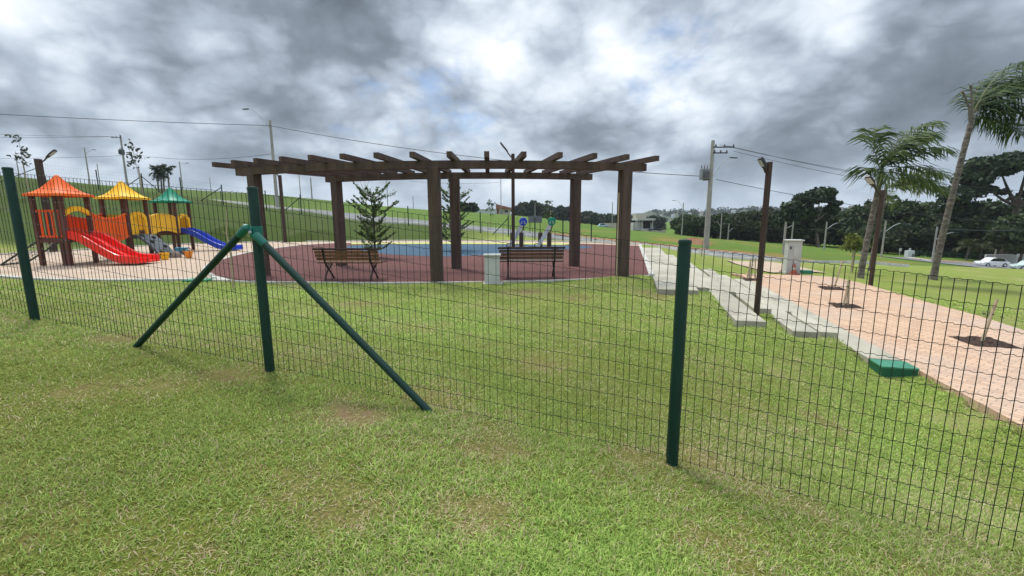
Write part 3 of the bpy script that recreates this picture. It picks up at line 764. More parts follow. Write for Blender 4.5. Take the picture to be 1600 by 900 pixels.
# ------------------------------------------------------------------ benches
def bench(c, rz, label, mslat):
    t = thing('park_bench', c, label, 'bench', 'benches under the pergola'); t.rotation_euler = (0, 0, rz)
    def bd(m, name, mt, sm=False):
        o = m.build(name, mt, None, sm); o.parent = t; return o
    Wd = 1.55
    for k, (zc, yy) in enumerate(((.52, -.215), (.60, -.235), (.68, -.255))):
        m = MB(); m.box((0, yy, zc), (Wd-.04*(k == 0), .028, .066), 0, .006); bd(m, 'back_slat', mslat)
    m = MB(); m.box((0, -.275, .755), (Wd+.06, .035, .05), 0, .006); bd(m, 'back_slat', MT['slattop'])
    for k in range(4):
        m = MB(); m.box((0, -.14+k*.115, .425), (Wd, .095, .028), 0, .006); bd(m, 'seat_slat', mslat)
    for sx_ in (-.56, .56):
        m = MB()
        m.tube([(sx_, -.30, .80), (sx_, -.255, .62), (sx_, -.20, .44), (sx_, -.06, .26), (sx_, .10, .12), (sx_, .20, 0)], [.022, .022, .024, .02, .02, .024], 6)
        m.tube([(sx_, -.24, 0), (sx_, -.20, .12), (sx_, -.08, .25), (sx_, .06, .30), (sx_, .20, .405)], [.024, .02, .02, .02, .018], 6)
        m.tube([(sx_, -.19, .405), (sx_, .26, .405)], .017, 6); m.tube([(sx_, .02, .40), (sx_, -.02, .33), (sx_, -.12, .30), (sx_, -.18, .38)], .012, 6)
        m.tube([(sx_, .24, .41), (sx_, .26, .55), (sx_, .16, .60), (sx_, -.22, .60)], .015, 6)
        bd(m, 'leg_frame', MT['iron'])
    return t


b1 = (Z(497, 438.5, PADH)+Z(584, 438.5, PADH))/2
bench((b1[0]+.08, b1[1]+.22, zp), R(-4), 'bench with golden varnished slats beside the small layered tree, left part of the pergola', MT['slat'])
b2 = (Z(791, 436, PADH)+Z(869, 436, PADH))/2
bench((b2[0], b2[1]+.22, zp), R(1), 'bench with dull dark brown slats, right behind the short white utility box', MT['slatdark'])

# ------------------------------------------------------------------ playground set
pz = zp
play = thing('play_structure', (-13.9, 15.0, pz), 'playground set of three roofed towers with red and blue slides and coloured bridges', 'playground')
x0_, x1_ = -14.95, -14.05
T = {1: (-14.98, -14.12, 13.80, 14.66), 2: (-14.55, -13.66, 15.75, 16.62), 3: (-16.06, -15.22, 20.0, 20.85)}
_a = Z(111, 414.8, PADH); _b = Z(208.5, 404.0, PADH); _c = Z(281, 392.5, PADH)
T = {k: (p[0]-.88, p[0], p[1], p[1]+.88) for k, p in ((1, _a), (2, _b), (3, _c))}
PLT = .90
for k, (xa, xb, ya, yb) in T.items():
    for x in (xa, xb):
        for y in (ya, yb):
            m = MB(); m.box((x, y, pz+1.14), (.115, .115, 2.28), 0, .012); m.build('post', MT['playpost'], play)
    if k == 1:
        m = MB(); m.box((xb-.19, ya+.03, pz+1.14), (.115, .115, 2.28), 0, .012); m.build('post', MT['playpost'], play)
    m = MB(); m.box(((xa+xb)/2, (ya+yb)/2, pz+PLT-.04), (xb-xa+.02, yb-ya+.02, .07)); m.box(((xa+xb)/2, ya-.02, pz+PLT-.11), (xb-xa-.12, .05, .10)); m.box((xb+.02, (ya+yb)/2, pz+PLT-.11), (.05, yb-ya-.12, .10))
    m.build('platform', MT['playpost'], play)
    # tent roof
    m = MB(); cxm, cym, hw = (xa+xb)/2, (ya+yb)/2, .66; nA = 48; vs = []; rings = 12
    for i in range(rings+1):
        s = i/rings
        for j in range(nA):
            a = 2*math.pi*j/nA; ca, sa = math.cos(a), math.sin(a); q = 1/(abs(ca)**6+abs(sa)**6)**(1/6)
            rr = (.06+.94*s)*hw*q; zz_ = 2.88-.60*(1-(1-s)**1.75)
            zz_ += .026*math.cos(j*math.pi/2)*math.sin(math.pi*min(1, s*1.05)) if s < .98 else 0
            vs.append((cxm+rr*ca, cym+rr*sa, pz+zz_))
    for j in range(nA): vs.append((vs[rings*nA+j][0], vs[rings*nA+j][1], pz+2.20))
    fs = [(i*nA+j, i*nA+(j+1) % nA, (i+1)*nA+(j+1) % nA, (i+1)*nA+j) for i in range(rings+1) for j in range(nA)]+[tuple(range(nA))]
    m.add(vs, fs); m.build('roof', {1: MT['orange'], 2: MT['yellow'], 3: MT['green']}[k], play, True)


def rail(p, q, z0, z1, ns, mt, name='railing', curve=0.0, gap=.4, th=.04):
    "slatted panel between two posts, with curved rails when curve != 0"
    p = Vector((*p, 0)); q = Vector((*q, 0)); m = MB(); K = 13
    zc = lambda t_: curve*4*t_*(1-t_)
    for zb, hh in ((z0, .07), (z1, .07)):
        for i in range(K-1):
            ta, tb = i/(K-1), (i+1)/(K-1); m.bar(p.lerp(q, ta)+Vector((0, 0, pz+zb+zc(ta))), p.lerp(q, tb)+Vector((0, 0, pz+zb+zc(tb))), th+.015, hh, ext=.004)
    sw = (q-p).length/ns
    for i in range(ns):
        t_ = (i+.5)/ns; c = p.lerp(q, t_); d = (q-p).normalized()
        a = c+Vector((0, 0, pz+z0+zc(t_))); b_ = c+Vector((0, 0, pz+z1+zc(t_))); m.bar(a, b_, th-.004, sw*(1-gap), upv=d)
    return m.build(name, mt, play)


def portal(x, ya, yb, z0, z1, mt, arch_only=False):
    "arched portal panel standing in the plane x"
    m = MB(); K = 14; w = yb-ya; ym = (ya+yb)/2; zr = z1-w*.42
    fr = []
    for i in range(K+1):
        a = math.pi*i/K; fr.append(((x, ym-math.cos(a)*w*.42, pz+zr+math.sin(a)*w*.40), (0, -math.cos(a), math.sin(a)), (1, 0, 0)))
    if not arch_only: fr = [((x, ya+w*.08, pz+z0), (0, -1, 0), (1, 0, 0))]+fr+[((x, yb-w*.08, pz+z0), (0, 1, 0), (1, 0, 0))]
    m.sweep([(-.05, -.03), (.10, -.03), (.10, .03), (-.05, .03)], fr)
    return m.build('portal_arch', mt, play, True)


t1_, t2_, t3_ = T[1], T[2], T[3]
rail((t1_[0]+.06, t1_[2]), (t1_[1]-.06, t1_[2]), .93, 1.74, 4, MT['redor'], gap=.64, th=.03)
# yellow lintel arch above the red slide
m = MB(); fr = []
for i in range(13):
    s = i/12; y = t1_[2]+.04+(.80)*s; fr.append(((t1_[1]+.03, y, pz+1.66+.16*4*s*(1-s)), (0, 0, 1), (1, 0, 0)))
m.sweep([(-.075, -.05), (.075, -.05), (.075, .05), (-.075, .05)], fr); m.build('slide_lintel', MT['yellow'], play, True)
# hanging bridge 1-2, arched bridge 2-3, both with two side panels and a deck
for (A_, B_, cv, mt, ns) in (((t1_[1], t1_[3]), (t2_[1], t2_[2]), -.17, MT['orange'], 10), ((t1_[0], t1_[3]), (t2_[0], t2_[2]), -.17, MT['redor'], 10),
                             ((t2_[1], t2_[3]), (t3_[1], t3_[2]), .15, MT['yellow'], 12), ((t2_[0], t2_[3]), (t3_[0], t3_[2]), .15, MT['yellow'], 12)):
    v = Vector((B_[0]-A_[0], B_[1]-A_[1])); v.normalize(); v *= .07
    rail((A_[0]+v.x, A_[1]+v.y), (B_[0]-v.x, B_[1]-v.y), .86, 1.66 if cv < 0 else 1.52, ns, mt, 'bridge_panel', cv, .22)
for (A0, A1, B0, B1, cv) in (((t1_[0]+.05, t1_[3]), (t1_[1]-.05, t1_[3]), (t2_[0]+.05, t2_[2]), (t2_[1]-.05, t2_[2]), -.17), ((t2_[0]+.05, t2_[3]), (t2_[1]-.05, t2_[3]), (t3_[0]+.05, t3_[2]), (t3_[1]-.05, t3_[2]), .15)):
    m = MB(); n = 16
    for i in range(n):
        s = (i+.5)/n; zc = PLT-.05+cv*4*s*(1-s); a = Vector((A0[0]*(1-s)+B0[0]*s, A0[1]*(1-s)+B0[1]*s, pz+zc)); b_ = Vector((A1[0]*(1-s)+B1[0]*s, A1[1]*(1-s)+B1[1]*s, pz+zc))
        m.bar(a, b_, .13, .04)
    m.build('bridge_deck', MT['playpost'], play)
portal(t2_[1]+.01, t2_[2]+.05, t2_[3]-.05, .86, 1.68, MT['yellow']); rail((t2_[1]-.01, t2_[2]+.08), (t2_[1]-.01, t2_[2]+.42), .90, 1.45, 4, MT['yellow'], gap=.2)
rail((t2_[0], t2_[2]+.06), (t2_[0], t2_[3]-.06), .9, 1.6, 8, MT['yellow'], gap=.2)
portal(t3_[1]+.01, t3_[2]+.05, t3_[3]-.05, .80, 1.62, MT['yellow'])
rail((t3_[0], t3_[2]+.06), (t3_[0], t3_[3]-.06), .9, 1.6, 8, MT['yellow'], gap=.2); rail((t3_[0]+.06, t3_[3]), (t3_[1]-.06, t3_[3]), .9, 1.6, 8, MT['yellow'], gap=.2)


def slide(x, y, w, prof, mt, lanes, sh):
    m = MB(); pts = spline(prof, 8); d = np.gradient(pts, axis=0); d /= np.linalg.norm(d, axis=1)[:, None]; h = w/2
    pr = [(-h, -.05), (h, -.05), (h, sh), (h-.035, sh+.012), (h-.07, sh-.02), (h-.09, 0.015)]
    if lanes == 2: pr += [(.05, 0.0), (.03, sh*.6), (-.03, sh*.6), (-.05, 0.0)]
    pr += [(-h+.09, .015), (-h+.07, sh-.02), (-h+.035, sh+.012), (-h, sh)]
    m.sweep(pr, [((x+p[0], y, pz+p[1]), (0, 1, 0), (-q[1], 0, q[0])) for p, q in zip(pts, d)])
    return m.build('slide', mt, play, True)


slide(t1_[1]-.02, (t1_[2]+t1_[3])/2, .92, [(0, PLT), (.22, PLT-.02), (.55, .72), (1.0, .42), (1.45, .17), (1.75, .11), (2.2, .10)], MT['red'], 2, .19)
slide(t3_[1]-.02, (t3_[2]+t3_[3])/2, .58, [(0, PLT), (.25, PLT-.03), (.7, .70), (1.25, .36), (1.75, .13), (2.05, .08), (2.5, .08)], MT['blue'], 1, .16)
# grey climbing ramp
m = MB(); pts = spline([(0, PLT-.02), (.25, PLT-.08), (.6, .55), (.95, .15), (1.08, 0)], 6); d = np.gradient(pts, axis=0); d /= np.linalg.norm(d, axis=1)[:, None]
yc = (t2_[2]+t2_[3])/2
m.sweep([(-.38, -.06), (.38, -.06), (.38, .02), (-.38, .02)], [((t2_[1]+p[0], yc, pz+p[1]), (0, 1, 0), (-q[1], 0, q[0])) for p, q in zip(pts, d)]); ramp = m.build('climbing_ramp', MT['grey'], play, True)
for i, (s, yy) in enumerate(((5, -.2), (8, .15), (11, -.15), (14, .2), (17, -.18), (19, .12))):
    p = pts[min(s, len(pts)-1)]; m = MB(); m.lathe((0, 0, 0), [(.07, -.02), (.075, .02), (.05, .05), (.02, .06)], 10)
    o = m.build('climbing_hold', MT['dark']); o.parent = ramp; o.matrix_parent_inverse = Matrix.Translation(-Vector(play.location)); o.location = (t2_[1]+p[0]+.03, yc+yy, pz+p[1]+.02); o.rotation_euler = (0, R(40), 0)
# stair stringers under the arched bridge
m = MB()
for dx in (0, .5): m.bar((t2_[1]-.6+dx*.2, t2_[3]+.9, pz+.75), (t2_[1]+.35-dx*.1, t2_[3]-.1, pz+.06), .05, .16)
m.build('stair_stringer', MT['playpost'], play)
# rope net frame leaning on the left tower
m = MB(); zt = PLT-.05
for y in (t1_[2]+.05, t1_[3]-.05): m.tube([(t1_[0], y, pz+zt), (t1_[0]-1.45, y, pz+.02)], .03, 8)
m.tube([(t1_[0]-1.45, t1_[2]+.05, pz+.03), (t1_[0]-1.45, t1_[3]-.05, pz+.03)], .03, 8)
nf = m.build('net_frame', MT['dark'], play, True)
m = MB()
for i in range(1, 6):
    s = i/6; m.tube([(t1_[0]-1.45*s, t1_[2]+.05, pz+zt*(1-s)+.02), (t1_[0]-1.45*s, t1_[3]-.05, pz+zt*(1-s)+.02)], .012, 5)
for i in range(1, 4):
    y = t1_[2]+.05+.78*i/4; m.tube([(t1_[0], y, pz+zt), (t1_[0]-1.45, y, pz+.02)], .012, 5)
m.build('rope_net', MT['kerb'], play)


# sand toys
def toy(px, py, label, mt, kind):
    p = Z(px, py, PADH); m = MB()
    if kind == 'bucket':
        m.lathe((p[0], p[1], zp), [(.10, 0), (.15, .22), (.165, .22), (.165, .25), (.145, .25), (.09, .02)], 16); o = m.build('toy_bucket', mt, None, True, (p[0], p[1], zp)); nm = 'toy bucket'
        h = MB(); h.tube([(.15*math.cos(a), 0, .24+.14*math.sin(a)) for a in np.linspace(0, math.pi, 9)], .012, 6); ho = h.build('handle', MT['dark']); ho.parent = o
    elif kind == 'tub':
        m.box((p[0], p[1], zp+.17), (.40, .28, .16), .3, .03); m.box((p[0], p[1], zp+.26), (.46, .33, .03), .3, .01); o = m.build('toy_cart', mt, None, False, (p[0], p[1], zp))
        for sx_ in (-.13, .13):
            for sy_ in (-.145, .145):
                w_ = MB(); w_.tube([(sx_, sy_-.025, .085), (sx_, sy_+.025, .085)], .085, 14); wo_ = w_.build('wheel', MT['grey']); wo_.parent = o
        nm = 'toy cart'
    else:
        m.lathe((p[0], p[1], zp-.02), [(.19, 0), (.18, .08), (.12, .20), (.09, .23), (.02, .25)], 14); o = m.build('sand_mould', mt, None, True, (p[0], p[1], zp)); nm = 'sand toy'
    tag(o, label, nm)


toy(258, 405.5, 'small yellow toy bucket at the foot of the red slide', MT['yellow'], 'bucket')
toy(285, 397, 'pale blue toy cart on the sand by the climbing ramp', MT['sky'], 'tub')
toy(295, 402.5, 'amber toy bucket on the sand in front of the blue toy cart', mat('amber_plastic', (.75, .26, .03), .45), 'bucket')
toy(275.5, 402, 'grey brown domed sand toy left of the amber bucket', mat('brown_plastic', (.20, .15, .12), .7), 'dome')

# ------------------------------------------------------------------ outdoor gym machines
def gym(px, label, mt):
    p = G(px, 388, 21.3); p[2] = max(p[2], zp); t = thing('exercise_machine', p, label, 'exercise machine', 'outdoor gym machines behind the bench')
    x, y, z = p
    for s in (-.22, .22):
        m = MB(); m.box((x+.05+s, y+.25, z+.37), (.20, .34, .74), 0, .02); m.build('side_pillar', MT['concwood'], t)
    m = MB(); m.box((x+.02, y+.1, z+.03), (.9, .7, .05)); m.build('base_plate', MT['dark'], t)
    m = MB(); m.sweep([(-.10, -.02), (.10, -.02), (.10, .02), (-.10, .02)], [((x-.30+q*.62, y-.1+q*.12, z+.06+hh), (1, 0, 0), (0, -.9, .4)) for q, hh in ((0, 0), (.3, .34), (.62, .66), (1, 1.12))]); m.build('riding_arm', MT['steel'], t)
    m = MB(); m.tube([(x+.42, y+.05, z+1.14), (x+.34, y+.08, z+.86), (x+.18, y+.15, z+.62)], .028, 8); m.build('stem', MT['dark'], t)
    m = MB(); n = 22
    m.tube([(x+.36, y-.05, z+1.27), (x+.36, y-.02, z+1.27), (x+.36, y+.01, z+1.27)], [.18, .195, .18], n); d_ = m.build('sign_disc', mt, t)
    for dx, sgn in ((-.09, 1), (.08, -1)):
        m = MB()
        for k in range(3): m.box((x+.36+dx+sgn*.02*k, y-.056, z+1.24+.03*k-.02), (.032, .008, .05), 0)
        m.box((x+.36+dx, y-.056, z+1.19), (.09, .008, .035))
        o = m.build('pictogram', MT['white']); o.parent = d_; o.matrix_parent_inverse = Matrix.Translation(-Vector(t.location))
    m = MB(); m.tube([(x-.46, y+.05, z+.05), (x-.46, y+.05, z+.18), (x-.36, y+.05, z+.22), (x-.26, y+.05, z+.18), (x-.26, y+.05, z+.05)], .02, 6); m.build('pedal_hoop', MT['dark'], t)


gym(806, 'outdoor exercise machine topped by a blue sign disc, left of the green one', MT['blue'])
gym(850, 'outdoor exercise machine topped by a green sign disc, right of the blue one', MT['green'])

# white utility box in front of bench
p = Z(769, 443, PADH+.02)
m = MB(); wb = thing('utility_box', (p[0], p[1]+.13, p[2]-.03), 'short white concrete utility box at the pad edge between the benches', 'utility box')
m.box((p[0], p[1]+.13, p[2]+.30), (.345, .26, .66), 0, .008); m.build('body', MT['white'], wb)
m = MB(); m.box((p[0], p[1]+.13, p[2]+.648), (.40, .31, .035), 0, .006); m.build('lid', MT['white'], wb)
m = MB(); m.box((p[0]+.02, p[1]+.1, p[2]-.02), (.46, .40, .06)); m.build('plinth', MT['kerb'], wb)


# ------------------------------------------------------------------ park lamps
def lamp(p, H, label, w=.15, arm=(.5, -.25), tilt=.25, L=.52):
    t = thing('park_lamp', p, label, 'street lamp', 'brown square park lamps'); p = Vector(p)
    m = MB(); m.box(p+Vector((0, 0, H/2-.15)), (w, w, H+.3), R(10), .008); m.build('post', MT['lampbrown'], t)
    a = Vector((arm[0], arm[1], 0)); top = p+Vector((0, 0, H-.22)); end = top+a*.75+Vector((0, 0, abs(tilt)+.10))
    m = MB(); m.tube([top, top+a*.4+Vector((0, 0, tilt*.6)), end], .03, 8); m.build('arm', MT['lampbrown'], t)
    n = a.normalized(); sdv = Vector((-n.y, n.x, 0)); tv = (end-top).normalized(); upv = sdv.cross(tv); upv = upv if upv.z > 0 else -upv
    m = MB(); hk = L/.52
    prof = [(-.045, -.03), (.045, -.03), (.05, .0), (.03, .045), (-.03, .045), (-.05, 0)]
    m.sweep([(x*s_, y) for x, y in prof for s_ in (1.0,)], [(end+tv*(q*L-.1), sdv*k*hk, upv) for q, k in ((0, .8), (.2, 1.5), (.5, 2.4), (.85, 2.4), (1, 1.4))]); hd = m.build('lamp_head', MT['dark'], t, True)
    m = MB(); c = end+tv*(.62*L-.1)-upv*.034; m.bar(c-tv*.14*hk, c+tv*.14*hk, .17*hk, .01, upv); o = m.build('lens', MT['lens']); o.parent = hd; o.matrix_parent_inverse = Matrix.Translation(-Vector(t.location))
    return t


lamp(Z(84, 393, PADH), 4.15, 'brown park lamp behind the orange roofed play tower, head turned right', .2, (.55, .1))
lamp(Z(446, 378, PADH), 4.1, 'brown park lamp whose top hides behind the left part of the pergola', .17, (-.4, .3))
lamp(P(802, 388, 20.8)+np.array([0, 0, -.02]), 4.35, 'slim brown park lamp behind the exercise machine with the blue disc', .14, (-.42, .05), .3)
_lp = Z(1180, 487, 1.93); lamp((_lp[0], _lp[1]-.05, CZ-2.05), 3.08, 'tall brown park lamp standing at the concrete steps by the promenade', .085, (-.16, -.03), .06, .26)
_lp = Z(1360, 447, 2.36); lamp((_lp[0], _lp[1], gz1(_lp[0], _lp[1])), 3.2, 'brown park lamp in front of the leaning palm trunk by the promenade edge', .10, (-.6, -.2), .28)


# ------------------------------------------------------------------ utility poles and cables
def upole(px, py, d, H, label, r0=.17, r1=.10, arm=None, trafo=False, cross=None, base=None):
    p = G(px, py, d) if base is None else np.array(base); t = thing('utility_pole', p, label, 'utility pole', 'concrete utility poles'); p = Vector(p)
    m = MB(); m.tube([p-Vector((0, 0, .4)), p+Vector((0, 0, H*.5)), p+Vector((0, 0, H))], [r0, (r0+r1)/2, r1], 10); m.build('pole', MT['pole'], t, True)
    if arm:
        ax, az, hz_ = arm; q = p+Vector((0, 0, hz_)); s = 1 if ax > 0 else -1
        m = MB(); m.tube([q, q+Vector((ax*.25, 0, az*.35)), q+Vector((ax*.55, 0, az*.75)), q+Vector((ax*.82, 0, az*.97)), q+Vector((ax, 0, az))], .035, 6); m.build('lamp_arm', MT['steel'], t)
        e_ = q+Vector((ax, 0, az)); m = MB(); m.sweep([(-.10, -.03), (.10, -.03), (.08, .05), (-.08, .05)], [(e_+Vector((s*k*.7-.1*s, 0, -.03*k)), (0, 1*w_, 0), (0, 0, 1)) for k, w_ in ((0, .6), (.3, 1.3), (.8, 1.3), (1, .6))]); m.build('lamp_head', MT['dark'], t)
    if trafo:
        q = p+Vector((trafo[0], -.15, trafo[1])); m = MB(); m.box(q, (.66, .55, .95), 0, .06)
        for k in range(6): m.box(q+Vector((-.3+k*.12, -.34, -.05)), (.03, .12, .7))
        tr = m.build('transformer', mat('transformer_paint', (.22, .23, .24), .5, (.17, .18, .19), 3) if d < 60 else MT['grey'], t)
        m = MB()
        for k in (-.25, 0, .25): m.lathe(q+Vector((k, 0, .47)), [(.04, 0), (.07, .06), (.04, .10), (.07, .15), (.04, .2), (.02, .34)], 8)
        o = m.build('bushing', MT['insul']); o.parent = tr; o.matrix_parent_inverse = Matrix.Translation(-Vector(t.location))
        m = MB(); m.bar(p+Vector((0, 0, trafo[1]-.45)), q+Vector((0, .1, -.5)), .12, .12); m.build('bracket', MT['dark'], t)
    if cross:
        for (hz_, x0, x1) in cross:
            m = MB(); m.bar(p+Vector((x0, -.12, hz_)), p+Vector((x1, -.12, hz_)), .10, .10)
            for k in np.linspace(.12, .95, 3): m.lathe(p+Vector((x0+(x1-x0)*k, -.12, hz_+.05)), [(.03, 0), (.08, .05), (.05, .10), (.07, .14), (.03, .20)], 8)
            m.build('crossarm', MT['dark'], t)
    return t, p


U1, p1 = upole(434, 327, 51, 9.6, 'tall concrete pole with a curved lamp arm rising behind the left half of the pergola', .2, .13, (-2.3, 2.1, 8.7))
U2, p2u = upole(1103, 388.5, 40.7, 9.7, 'tall concrete pole with a transformer, standing by the road right of the pergola', .26, .15, (1.7, 1.9, 6.3), (-.68, 6.75), ((9.1, 0, 1.9), (8.6, 0, 1.3)))
U3, p3u = upole(199, 290, 82, 9.2, 'concrete pole with a transformer box above the yellow play roof', .2, .13, None, (.0, 6.2), ((8.7, -1.6, .2),))
small = [(140, 284, 88, 6.9, 'plain concrete pole with short lamp arm above the gap between orange and yellow play roofs', (1.6, .9, 5.6)),
         (156, 286, 120, 6.2, 'thin far pole left of the transformer pole, above the yellow play roof', None),
         (31, 281, 110, 5.6, 'thin far pole at the extreme left behind the first fence post', None),
         (286, 301, 92, 5.6, 'short pole right of the green play roof on the grassy crest', (1.3, .2, 5.1)),
         (330, 300, 140, 5.3, 'very thin far pole between the green play roof and the pergola', None),
         (470, 309, 120, 6.6, 'thin pole right of the brown lamp, seen under the left bay of the pergola', None),
         (488, 315, 80, 3.9, 'pale stout pole just left of the rear pergola post', None),
         (606, 322, 120, 7.6, 'thin pole above the tip of the layered tree under the pergola', None),
         (646, 326, 150, 4.6, 'tiny far pole left of the middle pergola post', None),
         (783, 341, 130, 10.5, 'slim pole in front of the small brick house', None),
         (836, 346, 140, 4.6, 'short far pole above the grey signboard', None),
         (956, 358, 120, 7.0, 'slim pole just left of the right pergola post', None),
         (1065, 369, 95, 7.0, 'pole right of the modern house with a thin lamp arm', (-1.8, 1.5, 6.0)),
         (1060, 369, 130, 3.6, 'short far pole left of the armed pole near the modern house', None),
         (1075, 370, 130, 3.4, 'short far pole between the armed pole and the transformer pole', None),
         (1125, 377, 90, 5.2, 'white pole with a slanted arm right of the transformer pole', (-1.2, 1.1, 2.6)),
         (1137, 378, 95, 3.6, 'short white pole, second right of the transformer pole', (1.0, .9, 1.6)),
         (1223, 401, 42, 3.1, 'thin pole just left of the grey utility cabinet', None),
         (1236, 384, 75, 4.0, 'pale pole directly above the grey utility cabinet', (-1.3, -.5, 3.4)),
         (1287, 394, 62, 4.0, 'white pole with a lamp arm midway between cabinet and pale young tree', (1.6, .9, 2.9)),
         (1376, 409, 56, 4.6, 'white pole with a lamp arm right of the leaning palm trunks', (2.0, 1.1, 3.2)),
         (1456, 411, 60, 4.8, 'white pole close behind the foot of the tallest palm', (2.4, 1.0, 3.0)),
         (1552, 416, 66, 2.3, 'thin short pole between the white car and the wood', None)]
PP = {}
for px, py, d, H, lab, arm in small:
    _, PP[px] = upole(px, py, d, H, lab, .13 if d > 70 else .12, .09, arm)


def cable(a, b_, sag, r, label, group='overhead power cables'):
    a = Vector(a); b_ = Vector(b_); pts = [a.lerp(b_, i/24)-Vector((0, 0, sag*4*(i/24)*(1-i/24))) for i in range(25)]
    m = MB(); m.tube(pts, r, 5); tag(m.build('power_cable', MT['cable']), label, 'cable', group)


top1 = p1+Vector((0, -.2, 9.0))
cable(P(-420, 150, 46), top1, .35, .028, 'thick cable running left across the sky from the pole with the curved lamp arm')
cable(top1, p2u+Vector((-.2, 0, 6.55)), .75, .028, 'thick cable sloping from the curved-arm pole down to the transformer pole')
far_r = P(1700, 372, 62)
cable(p2u+Vector((.5, 0, 6.3)), far_r+np.array([0, 0, 2.0]), 1.2, .024, 'lower cable leaving the transformer pole to the right')
for k, (dx, dz) in enumerate(((.6, 9.3), (1.2, 9.25), (1.85, 8.75))):
    cable(p2u+Vector((dx, -.12, dz)), far_r+np.array([k*.8, 0, 6.5-k*.35]), 1.3+.15*k, .017, ('uppermost', 'middle', 'lowest')[k]+' of three thin wires from the crossarm of the transformer pole to the right')
cable(p3u+Vector((-1.4, -.12, 8.9)), P(-300, 190, 78), .6, .022, 'thin wire from the crossarm above the yellow roof to the left edge')
cable(p3u+Vector((-.6, -.12, 8.9)), P(-300, 203, 78), .6, .022, 'second thin wire from the crossarm above the yellow roof to the left edge')
cable(p3u+Vector((0, 0, 5.6)), P(-300, 236, 78), .8, .025, 'low wire running left past the plain pole above the play roofs')
cable(p3u+Vector((.2, 0, 6.2)), p1+Vector((0, 0, 6.0)), .9, .022, 'wire from the transformer box pole to the curved-arm pole')
cable(PP[783]+Vector((0, 0, 9.2)), P(640, 283, 125), .5, .03, 'thin wire running left from the slim pole by the brick house')
cable(PP[1287]+Vector((0, 0, 3.0)), PP[1125]+Vector((0, 0, 3.6)), .6, .02, 'wire in front of the dark wood left of the young tree')
cable(PP[1287]+Vector((0, 0, 3.2)), PP[1376]+Vector((0, 0, 3.9)), .4, .02, 'wire between the two white lamp arm poles before the wood')
cable(PP[1376]+Vector((0, 0, 3.9)), PP[1456]+Vector((0, 0, 3.9)), .4, .02, 'wire behind the tallest palm between white poles')
cable(PP[1456]+Vector((0, 0, 4.5)), P(1750, 350, 58), .5, .06, 'thick cable bundle crossing the wood at the right edge')

# ------------------------------------------------------------------ far green fence at the top of the bank
ffpx = [(-60, 36), (75, 36), (158, 35.5), (227, 35), (286, 35), (349, 35), (416, 35), (470, 35), (528, 35.6), (582, 35.4), (637, 35), (693, 34.2), (750, 33), (794, 32), (836, 31), (880, 30), (925, 29)]
ff = [G(x, 320, d) for x, d in ffpx]
far_f = thing('mesh_fence', ff[6], 'thin green wire fence with slim braced posts along the road above the bank', 'fence')
for i, p in enumerate(ff):
    m = MB(); m.tube([Vector(p)-Vector((0, 0, .1)), Vector(p)+Vector((0, 0, 1.55))], .042, 8); m.build('post', MT['fence'], far_f)
    if i in (1, 3, 5, 7, 13):
        for s in ((-1, 1) if i == 3 else (-1,)):
            q = Vector(ff[i+s]); f0 = Vector(p).lerp(q, .55); f0.z = gz1(f0.x, f0.y); m = MB(); m.tube([Vector(p)+Vector((0, 0, 1.35)), f0], .03, 6); m.build('brace', MT['fence'], far_f)
mesh_wires(ff, 1.5, .22, 6, .003, 0, n=3).build('wire_mesh', MT['wire'], far_f)


# ------------------------------------------------------------------ trees
def frond(base, d0, L, droop, wind, leaf, nl, mbs, colr, w=.035):
    "one palm leaf: rachis plus hanging leaflets; appends to arrays"
    V_, F_, Cc = mbs; p = Vector(base); d = Vector(d0).normalized(); n = 16; pts = [p.copy()]
    for i in range(n):
        d = (d+Vector((wind[0], wind[1], -droop))*(1/n)*(.4+1.6*i/n)).normalized(); p = p+d*(L/n); pts.append(p.copy())
    def quad(a, b_, c, e_, col_):
        o = len(V_); V_.extend([tuple(a), tuple(b_), tuple(c), tuple(e_)]); F_.append((o, o+1, o+2, o+3)); Cc.extend([col_]*4)
    for i in range(n):
        t_ = (pts[i+1]-pts[i]).normalized(); sd_ = t_.cross(Vector((0, 0, 1))); sd_ = sd_.normalized() if sd_.length > 1e-3 else Vector((1, 0, 0))
        ww = .03*(1-i/n)+.006; quad(pts[i]-sd_*ww, pts[i]+sd_*ww, pts[i+1]+sd_*ww, pts[i+1]-sd_*ww, (.14, .15, .06))
    for i in range(nl):
        s = (.12+.88*i/nl)*n; k = min(int(s), n-1); fr_ = s-k; c = pts[k].lerp(pts[k+1], fr_); t_ = (pts[k+1]-pts[k]).normalized()
        sd_ = t_.cross(Vector((0, 0, 1))); sd_ = sd_.normalized() if sd_.length > 1e-3 else Vector((1, 0, 0)); uu = sd_.cross(t_)
        ll = leaf*(.55+.9*math.sin(math.pi*min(.95, .15+.8*i/nl)))*random.uniform(.8, 1.15)
        for sgn in (-1, 1):
            dv = (sd_*sgn*random.uniform(.6, 1)+t_*random.uniform(.4, .9)+uu*random.uniform(-.3, .5)+Vector((wind[0]*.18, wind[1]*.2, -.35))).normalized()
            e1 = c+dv*ll*.55; e2 = e1+(dv+Vector((wind[0]*.15, 0, -.75))).normalized()*ll*.45; wv = t_*w
            g = random.random(); cc = tuple(colr[0][q]*(1-g)+colr[1][q]*g for q in range(3))
            quad(c-wv*.4, c+wv*.4, e1+wv*.6, e1-wv*.6, cc); quad(e1-wv*.6, e1+wv*.6, e2+wv*.08, e2-wv*.08, cc)


